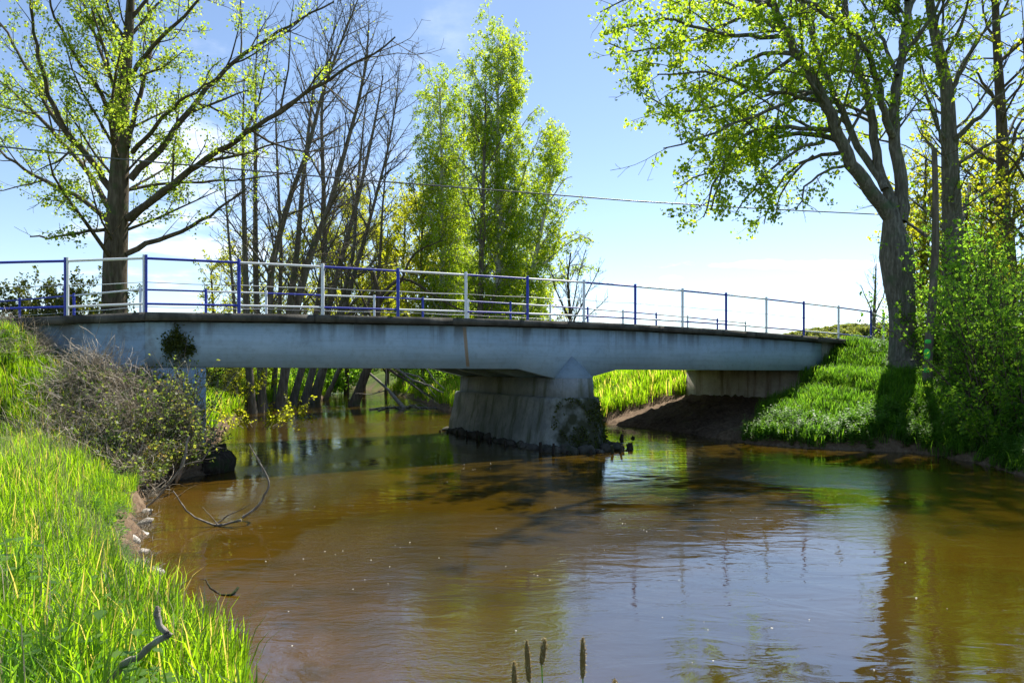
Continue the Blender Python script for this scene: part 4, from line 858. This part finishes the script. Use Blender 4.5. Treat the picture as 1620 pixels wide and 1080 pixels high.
def tangle(name, n, L, mat, seed, rad=.0022, up=.35):
    r = random.Random(seed); br = []
    for i in range(n):
        a = r.uniform(0, 6.283); d = vnorm((math.cos(a), math.sin(a), r.uniform(.1, 1.3) * up * 2))
        br.append((twig(r, (r.gauss(0, .12), r.gauss(0, .12), r.uniform(-.02, .1)), d, L * r.uniform(.5, 1.2), 6, .28, -.06), [rad] * 5 + [rad * .5], 3))
    me = branches_mesh(name, br); at = me.attributes.new('tint', 'FLOAT', 'FACE'); at.data.foreach_set('value', np.random.default_rng(seed).uniform(0, 1, len(me.polygons)).astype(np.float32))
    return src(name, me, mat)
def scatter(name, label, pts, rots, scl, sources, idx, cat='grass'):
    col = bpy.data.collections.new(name + '_kinds')
    for s in sources: col.objects.link(s)
    me = bpy.data.meshes.new(name); me.vertices.add(len(pts)); me.vertices.foreach_set('co', np.asarray(pts, np.float32).ravel())
    for nm, ty, dat, key in (('rot', 'FLOAT_VECTOR', rots, 'vector'), ('scl', 'FLOAT', scl, 'value'), ('idx', 'INT', idx, 'value')):
        a = me.attributes.new(nm, ty, 'POINT'); a.data.foreach_set(key, np.asarray(dat, np.int32 if ty == 'INT' else np.float32).ravel())
    o = bpy.data.objects.new(name, me); C.objects.link(o); tag(o, label, cat, kind='stuff')
    g = bpy.data.node_groups.new(name, 'GeometryNodeTree'); g.interface.new_socket('Geometry', in_out='INPUT', socket_type='NodeSocketGeometry'); g.interface.new_socket('Geometry', in_out='OUTPUT', socket_type='NodeSocketGeometry')
    gi = g.nodes.new('NodeGroupInput'); go = g.nodes.new('NodeGroupOutput'); ci = g.nodes.new('GeometryNodeCollectionInfo'); ci.inputs[0].default_value = col; ci.inputs[1].default_value = True; ci.inputs[2].default_value = True
    ip = g.nodes.new('GeometryNodeInstanceOnPoints'); ip.inputs['Pick Instance'].default_value = True
    def na(nm, ty):
        n = g.nodes.new('GeometryNodeInputNamedAttribute'); n.data_type = ty; n.inputs[0].default_value = nm; return n.outputs[0]
    g.links.new(gi.outputs[0], ip.inputs['Points']); g.links.new(ci.outputs[0], ip.inputs['Instance'])
    g.links.new(na('idx', 'INT'), ip.inputs['Instance Index']); g.links.new(na('rot', 'FLOAT_VECTOR'), ip.inputs['Rotation']); g.links.new(na('scl', 'FLOAT'), ip.inputs['Scale'])
    g.links.new(ip.outputs[0], go.inputs[0]); md = o.modifiers.new('scatter', 'NODES'); md.node_group = g
    return o
def scat_points(n, box, test, seed):
    r = np.random.default_rng(seed); x = r.uniform(box[0], box[1], n); y = r.uniform(box[2], box[3], n); d = river_d(x, y); h = height(x, y, d)
    t = (x - P0[0]) * CA + (y - P0[1]) * SA; w = -(x - P0[0]) * SA + (y - P0[1]) * CA
    k = test(x, y, d, h, t, w, r); return x[k], y[k], h[k], d[k], r
def inview(x, y, mar=.10): u = x / np.maximum(y, .3); return (u > -.74 - mar) & (u < .74 + mar)
GR = M['grass']
tufts_near = [tuft('grass_tuft', 26, .18, .42, .0085, .11, .55, GR, s) for s in range(4)] + [tuft('grass_tuft_tall', 28, .30, .60, .009, .10, .36, GR, 10 + s, .08) for s in range(3)] + [tuft('grass_tuft_low', 30, .10, .24, .008, .13, .8, GR, 20 + s, .1) for s in range(3)] + [tuft('grass_tuft_dark', 24, .25, .50, .011, .12, .5, M['grass_dark'], 25 + s, .10) for s in range(2)] + [tuft('grass_stalks', 5, .55, .85, .006, .08, .25, M['dry_grass'], 28, 0)]
# foreground and left terrace
x, y, h, d, r = scat_points(29000, (-12, 2.2, .6, 14.8), lambda x, y, d, h, t, w, r: (d > np.where((y > 6.6) & (y < 9.6), .16 + .12 * lump(x, y, 3.1, 5), .02)) & inview(x, y, .2) & ((w < .08) | (x < -8)) & ~((y > 11.2) & (h > 1.35) & (r.uniform(size=len(x)) < .12)) & (y < 14.75) & ~((x < -7.5) & (y > 14.4)) & ~((np.hypot((x + 4.6) / 1.2, (y - 6.4) / .45) < 1 + .3 * lump(x, y, 5, 1)) & (r.uniform(size=len(x)) < .93)) & ~((lump(x, y, 2.6, 31) > .62) & (r.uniform(size=len(x)) < .7)), 1)
tall = ((lump(x, y, 1.3, 8) > .15) & (d > .5)) | (y < 6.0)
kind = np.where(tall & (r.uniform(size=len(x)) < .75), r.integers(4, 7, len(x)), np.where(lump(x, y, .9, 3) > .25, r.integers(7, 10, len(x)), r.integers(0, 4, len(x))))
thin = np.where((np.abs(810 + x / y * F - 225) < 50) & (y > 1.9) & (y < 3.6), .5, 1.0) * np.where((y < 5.2) & (x > -.37 * y - .1), .22, 1.0)
kind = np.where((lump(x, y, 2.1, 21) > -.1) & (r.uniform(size=len(x)) < .55), r.integers(10, 12, len(x)), kind); kind = np.where(r.uniform(size=len(x)) < .010, 12, kind)
scl = thin * r.uniform(.7, 1.15, len(x)) * (1 - .25 * sstep(h, 1.2, 2.6)) * np.where(y > 6.3, .55 + .45 * sstep(d, .1, .8), .85 + .15 * sstep(d, .1, .5))
rot = np.stack([r.normal(0, .12, len(x)), r.normal(0, .12, len(x)), r.uniform(0, 6.283, len(x))], 1)
scatter('bank_grass', 'long sunlit green grass covering the near left bank', np.stack([x, y, h - .01], 1), rot, scl, tufts_near, kind)
# broad-leaved weeds among it
herbs = [herb('weed_plant', 6, .24, .06, 9, M['weed'], s) for s in range(3)] + [herb('weed_plant_big', 5, .30, .08, 8, M['weed'], 9 + s) for s in range(2)]
x, y, h, d, r = scat_points(9000, (-12, 1.5, 1.0, 14), lambda x, y, d, h, t, w, r: (d > .05) & inview(x, y, .2) & ((w < -.15) | (x < -8)) & (((lump(x, y, 1.5, 12) > .55) & (r.uniform(size=len(x)) < .4)) | ((y < 4.9) & (x < -.46 * y) & (x < -1.3) & (lump(x, y, 1.9, 6) > -.2) & (r.uniform(size=len(x)) < .55)) | ((h > 1.1) & (r.uniform(size=len(x)) < .5)) | ((d < .55) & (y > 6) & (y < 12.5) & (r.uniform(size=len(x)) < .8))), 2)
scatter('bank_weeds', 'leafy low weeds among the grass on the near left bank', np.stack([x, y, h], 1), np.stack([x * 0, x * 0, r.uniform(0, 6.283, len(x))], 1), r.uniform(.6, 1.2, len(x)) * np.where((y < 4.9) & (y > 2.8) & (x < -1.3), 1.5, 1.0), herbs, r.integers(0, 5, len(x)), 'weeds')
# dry tangles on the embankment
dry = [tangle('dry_stems', 40, .50, M['dry_grass'], s) for s in range(4)]
x, y, h, d, r = scat_points(2200, (-8, -3, 5.8, 14.6), lambda x, y, d, h, t, w, r: (d > -.22) & (d < .3) & ((lump(x, y, 3.3, 9) > .1) | (y > 11.5)), 12)
scatter('bank_litter', 'washed-up twigs and rootlets along the left water edge', np.stack([x, y, np.maximum(h, -.02)], 1), np.stack([x * 0, x * 0, r.uniform(0, 6.283, len(x))], 1), r.uniform(.25, .6, len(x)), [tangle('litter_twigs', 22, .5, M['dead_wood'], 70 + s, .005, .2) for s in range(3)], r.integers(0, 3, len(x)), 'twigs')
x, y, h, d, r = scat_points(5200, (-12, -5.6, 10.2, 14.6), lambda x, y, d, h, t, w, r: (d > .02) & ((w < -.1) | (x < -8)) & (y < 14.35) & (h > .75) & ((d < 1.7) | ((x < -8.0) & (h > 2.4))) & (lump(x, y, 3.0, 41) > -.1) & (r.uniform(size=len(x)) < .65), 3)
scatter('dry_stems', 'grey tangle of dead stems on the left embankment', np.stack([x, y, h], 1), np.stack([x * 0, x * 0, r.uniform(0, 6.283, len(x))], 1), r.uniform(.6, 1.2, len(x)), dry, r.integers(0, 4, len(x)), 'dead stems')
x, y, h, d, r = scat_points(760, (-8.5, -6.3, 11.6, 14.0), lambda x, y, d, h, t, w, r: (d > -.1) & (d < 1.7) & (lump(x, y, 2.2, 3) > -.2), 13)
scatter('dead_bramble_stems', 'pale dead stems arching over the brambles beside the left abutment', np.stack([x, y, h + r.uniform(.05, .55, len(x)) * (y > 12.4) + .05], 1), np.stack([r.normal(0, .3, len(x)), r.normal(0, .3, len(x)), r.uniform(0, 6.283, len(x))], 1), r.uniform(.6, 1.3, len(x)), [tangle('dead_bramble_stem', 9, .62, M['dry_grass'], 80 + s, .0032, .5) for s in range(4)], r.integers(0, 4, len(x)), 'dead stems')
# right bank
GD = M['grass_dark']
tr_ = [tuft('meadow_tuft', 30, .22, .50, .016, .20, .6, GD, 40 + s, .03) for s in range(4)] + [herb('nettle', 8, .5, .12, 8, M['weed'], 60 + s) for s in range(4)]
x, y, h, d, r = scat_points(30000, (4, 26, 9, 31), lambda x, y, d, h, t, w, r: (d > .02) & inview(x, y, .12) & ((w < .1) | (t > T_WALL + .6)) & ((w < .2) | (w > WID)) & ~((t > T_WALL - 6) & (t < T_WALL) & (w > -1.0) & (d < 1.6)), 4)
kind = np.where((d < 1.6 + .5 * lump(x, y, 1.3, 2)) & (r.uniform(size=len(x)) < .7), r.integers(4, 8, len(x)), np.where((x > 12.5) & (r.uniform(size=len(x)) < .6), r.integers(4, 8, len(x)), r.integers(0, 4, len(x))))
scatter('right_bank_grass', 'shaded green grass and nettles on the right bank', np.stack([x, y, h - .01], 1), np.stack([r.normal(0, .1, len(x)), r.normal(0, .1, len(x)), r.uniform(0, 6.283, len(x))], 1), r.uniform(.6, 1.15, len(x)), tr_, kind)
# beyond the bridge
tb_ = [tuft('reed_tuft', 26, .35, .85, .03, .30, .45, GR, 50 + s, .10) for s in range(4)]
x, y, h, d, r = scat_points(26000, (-30, 30, 20, 62), lambda x, y, d, h, t, w, r: (d > .15) & inview(x, y, .05) & (w > WID + .35 * (t < T_WALL)) & ~((x < -8) & (y < 21.3)), 5)
scatter('meadow_grass', 'tall sunlit grass on the banks behind the bridge', np.stack([x, y, h - .01], 1), np.stack([r.normal(0, .1, len(x)), r.normal(0, .1, len(x)), r.uniform(0, 6.283, len(x))], 1), r.uniform(.6, 1.2, len(x)), tb_, r.integers(0, 4, len(x)))
# far wood on the hills
ft = []
for s in range(4):
    r = np.random.default_rng(90 + s); n = 1000; a = r.normal(size=(n, 3)); a /= np.linalg.norm(a, axis=1, keepdims=True); rad = r.uniform(.55, 1, n)[:, None]
    p = a * rad * (2.6, 2.6, 3.6) + (0, 0, 4.6)
    if s > 1: u = r.uniform(size=n) ** .7; p = np.stack([np.cos(a[:, 0] * 9) * (1 - u) * 2.4 * rad[:, 0], np.sin(a[:, 0] * 9) * (1 - u) * 2.4 * rad[:, 0], 1 + u * 10], 1)
    ft.append(src('far_tree', leaves_mesh('far_tree', p, .85, s), M['far_leaf']))
x, y, h, d, r = scat_points(16000, (-260, 420, 130, 460), lambda x, y, d, h, t, w, r: (d > 6) & inview(x, y, .1) & (((lump(x, y, .013, 2) > .05) & (y > 260) & (x > .30 * y)) | ((x < -5) & (y < 230) & (lump(x, y, .03, 1) > 0)) | ((x < -20))), 6)
scatter('far_wood', 'distant wood on the low hills', np.stack([x, y, h], 1), np.stack([x * 0, x * 0, r.uniform(0, 6.283, len(x))], 1), r.uniform(.45, .85, len(x)), ft, np.where(r.uniform(size=len(x)) < .8, r.integers(0, 2, len(x)), r.integers(0, 2, len(x))), 'wood')

# ---------------------------------------------------------------- small things on and by the water
def stick(name, label, paths, mat, cat='branch', k=8):
    root = empty(name, tuple(paths[0][0][0])); o = np.array(paths[0][0][0]); tag(root, label, cat)
    for i, (pts, r0, r1) in enumerate(paths):
        p = resample(pts, max(8, 3 * len(pts))); p[1:] += rng.normal(0, r0 * .22, p[1:].shape); mb = MB()
        mb.tube(p - o, np.linspace(r0, r1, len(p)) * rng.uniform(.88, 1.12, len(p)), k); mb.build('stem' if i == 0 else 'twig', mat, root, True)
    return root
def onw(px, py, up=0): d = F * EYE / (py - 582); return ((px - 810) / F * d, d, up)
def PP(L, d): return [P(x, y, d) for x, y in L]
stick('fallen_branch', 'curved bare branch lying half sunk in the brown water near the left bank', [
    (PP([(420, 830), (384, 818), (410, 800), (426, 768), (423, 752), (408, 728), (395, 702)][1:], 10.15), .022, .007),
    (PP([(382, 822), (350, 830), (336, 830), (297, 812), (274, 776)], 9.75), .02, .008),
    (PP([(340, 830), (362, 814), (382, 806), (398, 796)], 9.8), .012, .005), (PP([(344, 829), (330, 812), (320, 802)], 9.75), .009, .004),
    (PP([(414, 745), (424, 735), (426, 722)], 10.15), .005, .002), (PP([(416, 750), (412, 730), (400, 712), (402, 694)], 10.15), .005, .002)], M['dead_wood'])
stick('snag_stick', 'grey crooked driftwood stick with a pale broken end standing in the front grass', [
    (PP([(150, 1110), (196, 1050), (225, 1034), (246, 1012), (264, 1003), (254, 990), (246, 974), (249, 962)], 2.9), .0155, .013), (PP([(246, 975), (249, 960)], 2.885), .015, .006), (PP([(262, 1005), (270, 1002)], 2.89), .016, .008)], M['dead_wood'], 'driftwood')
stick('submerged_stick', 'thin curved stick with its dark end poking out of the water', [([onw(300, 917, -.01), onw(325, 916, .0), onw(333, 930, .002), onw(350, 941, .0), onw(368, 942, .008), onw(377, 937, .05)], .006, .013)], M['wet_wood'], k=6)
stick('bank_root', 'pale dead branch leaning from the dark bank into the water', [(PP([(222, 808), (255, 782), (290, 735), (296, 715)], 11.0), .02, .012), (PP([(290, 736), (278, 768), (300, 690)], 12.3), .03, .02), (PP([(290, 735), (320, 728), (338, 700), (341, 680)], 12.6), .012, .006), (PP([(300, 716), (330, 690), (360, 672)], 12.8), .008, .003)], M['dead_wood'])
stick('bank_root', 'knotty dark root curling out of the bank beside the pale stones', [(PP([(216, 853), (250, 862), (262, 860), (268, 848)], 9.4), .016, .008), (PP([(255, 862), (250, 876), (262, 884)], 9.3), .014, .006), (PP([(212, 818), (230, 834), (246, 846)], 10.2), .014, .006)], M['wet_wood'], 'root')
stick('fallen_tree', 'dead leaning branch rising out of the river behind the bridge', [
    ([onw(642, 645, -.1), P(610, 612, 40), P(585, 590, 41), P(560, 570, 42)], .11, .05), ([P(612, 618, 40), P(611, 590, 40), P(609, 565, 40)], .04, .02), ([P(608, 618, 40), P(585, 624, 39.5), P(562, 622, 39)], .035, .015), ([P(640, 643, 39), P(655, 640, 38.8), P(668, 648, 38)], .05, .02)], M['dead_wood'])
stick('fallen_tree', 'long dead branches drooping to the water just left of the pier', [
    ([P(620, 578, 37), P(650, 600, 36.5), P(680, 610, 36), P(702, 622, 35.5)], .08, .03), ([P(640, 590, 37), P(665, 596, 36.5), P(690, 628, 36)], .05, .02), ([P(655, 600, 36.5), P(640, 625, 36.5), P(655, 646, 36.4)], .03, .015), ([P(670, 575, 37), P(686, 600, 36.5), P(704, 616, 36)], .04, .02), ([P(648, 604, 36.5), P(672, 624, 36), P(696, 640, 35.6)], .03, .01)], M['dead_wood'])
stick('drift_raft', 'thin raft of drifted twigs caught on the water by the leaning branch', [([onw(585, 648, .03), onw(615, 645, .05), onw(650, 644, .04), onw(692, 646, .03)], .05, .03), ([onw(598, 650, .02), onw(620, 643, .09), onw(640, 649, .02)], .03, .02), ([onw(640, 646, .02), onw(665, 641, .14), onw(680, 648, .02)], .03, .02)], M['dead_wood'], 'driftwood')
# pale stones and the rotten timber by the abutment
def rock(mb, r, seed):
    q = np.random.default_rng(seed); n = 26; a = q.normal(size=(n, 3)); a /= np.linalg.norm(a, axis=1, keepdims=True); a *= q.uniform(.75, 1.1, (n, 1)) * np.array(r)
    import bmesh
    bm = bmesh.new(); [bm.verts.new(v) for v in a]; bmesh.ops.convex_hull(bm, input=bm.verts)
    bm.verts.ensure_lookup_table(); bm.verts.index_update(); V = [v.co[:] for v in bm.verts]; T = [[v.index for v in f.verts] for f in bm.faces]; bm.free(); mb.add(V, (), [t for t in T if len(t) == 3])
for i, (px, py, r_, z, lab) in enumerate([(236, 930, .17, .0, 'largest pale broken stone at the foot of the front grass'), (246, 908, .13, .03, 'pale flat stone leaning on the largest one'), (224, 896, .11, .05, 'small pale stone above the two big ones, half under the grass'),
        (230, 872, .10, .02, 'small pale stone in the middle of the row beside the knotty root'), (222, 846, .17, .02, 'pale flat slab beside the knotty root'), (232, 828, .15, .02, 'long pale slab farther along the bank'), (216, 860, .10, .06, 'small grey stone under the grass edge behind the slab'),
        (236, 808, .13, .0, 'pale stone farthest along the bank at the foot of the leaning dead branch'), (256, 916, .07, .0, 'pebble-sized pale stone washed by the water beside the largest one')]):
    x_, y_, _ = onw(px, py); mb = MB(); rock(mb, (r_ * 1.15, r_, r_ * .48), 70 + i); o = mb.build('bank_stone', M['stone']); o.location = (x_ - .05, y_, z - .025); o.rotation_euler = (rng.normal(0, .2), rng.normal(0, .2), rng.uniform(0, 6)); tag(o, lab, 'stone', 'pale stones along the left water edge')
rot_ = empty('rotten_piling', (-6.35, 15.1, 0)); tag(rot_, 'dark rotten timber piling at the foot of the left abutment', 'piling')
q = random.Random(4)
for k in range(11):
    a, b = q.uniform(-.45, .35), q.uniform(-.75, .4); mb = MB(); r_ = q.uniform(.07, .13)
    mb.tube([(a, b, -.8), (a + q.uniform(-.03, .03), b, .1), (a + q.uniform(-.06, .06), b + q.uniform(-.04, .04), q.uniform(.25, .72))], [r_, r_, r_ * .75], 8); mb.build('pile', M['wet_wood'], rot_, True)
mb = MB(); lump_mesh(mb, (-.15, -.1, .15), (.5, .6, .42), 5, n=8, k=12); mb.build('rotten_core', M['wet_wood'], rot_, True)
# seed heads close to the camera
m_seed = leaf_mat('seed_head', [(0, (.20, .14, .06)), (.5, (.32, .25, .12)), (1, (.48, .42, .26))], 1.0, .35, (1, .9, .7))
for i, (px, y0, y1, px2, lab) in enumerate([(833, 1012, 1078, 837, 'tallest brown seed head, second from the left'), (922, 1008, 1072, 922, 'pale upright seed head on the right standing apart'), (862, 1010, 1050, 857, 'small leaning seed head in the middle'), (813, 1046, 1100, 815, 'short seed head, first on the left'), (973, 1074, 1110, 973, 'lowest seed head farthest right, only its tip in view')]):
    d = 1.15; a = np.array(P(px, y0, d)); b = np.array(P(px2, y1, d)); g = np.array((b[0] + .03, d + .02, .5))
    root = empty('seed_head', tuple(g)); tag(root, lab, 'grass stalk', 'flowering grass stalks at the bottom edge')
    mb = MB(); p = resample([g, (b + g) / 2 + (.006, 0, .05), b], 8); mb.tube(p - g, np.linspace(.0016, .0010, 8), 6); mb.build('stalk', M['grass'], root, True)
    mb = MB(); p = resample([b, a], 8); mb.tube(p - g, [.0018, .0040, .0046, .0046, .0043, .0038, .0030, .0012], 8); mb.build('spike', m_seed, root, True)
    n = 420; u = rng.uniform(0, 1, n)[:, None]; c = b + (a - b) * u; th = rng.uniform(0, 6.283, n); rr2 = .0045 * (1 - .5 * np.abs(u[:, 0] * 2 - 1) ** 3)
    c = c + np.stack([np.cos(th) * rr2, np.sin(th) * rr2, rng.normal(0, .0005, n)], 1)
    link('bristles', leaves_mesh('bristles', c - g, .0040, i, .16), m_seed, root)

# flecks of foam and pollen drifting on the current
mb = MB(); r_ = random.Random(5)
for _ in range(75):
    if r_.random() < .6: cx, cy = r_.choice(((540, 880), (640, 870), (560, 760), (900, 800), (990, 830), (1050, 790), (760, 735), (700, 742), (620, 930), (840, 905))); px, py = cx + r_.gauss(0, 40), cy + r_.gauss(0, 9)
    else: px, py = r_.uniform(420, 1500), r_.uniform(735, 1060)
    x_, y_, _z = onw(px, py)
    if float(river_d(np.array([x_]), np.array([y_]))[0]) > -.3: continue
    a = r_.uniform(.003, .009); k = 6; mb.add([(x_ + a * r_.uniform(.7, 1.6) * math.cos(j * 1.047), y_ + a * r_.uniform(.7, 1.2) * math.sin(j * 1.047), .004) for j in range(k)] + [(x_, y_, .009)], (), [(j, (j + 1) % k, k) for j in range(k)])
mf = Mat('foam', .6, .3); mf.color((.5, .48, .42)); tag(mb.build('foam_flecks', mf.m), 'tiny pale foam flecks drifting on the brown water', 'foam', kind='stuff')
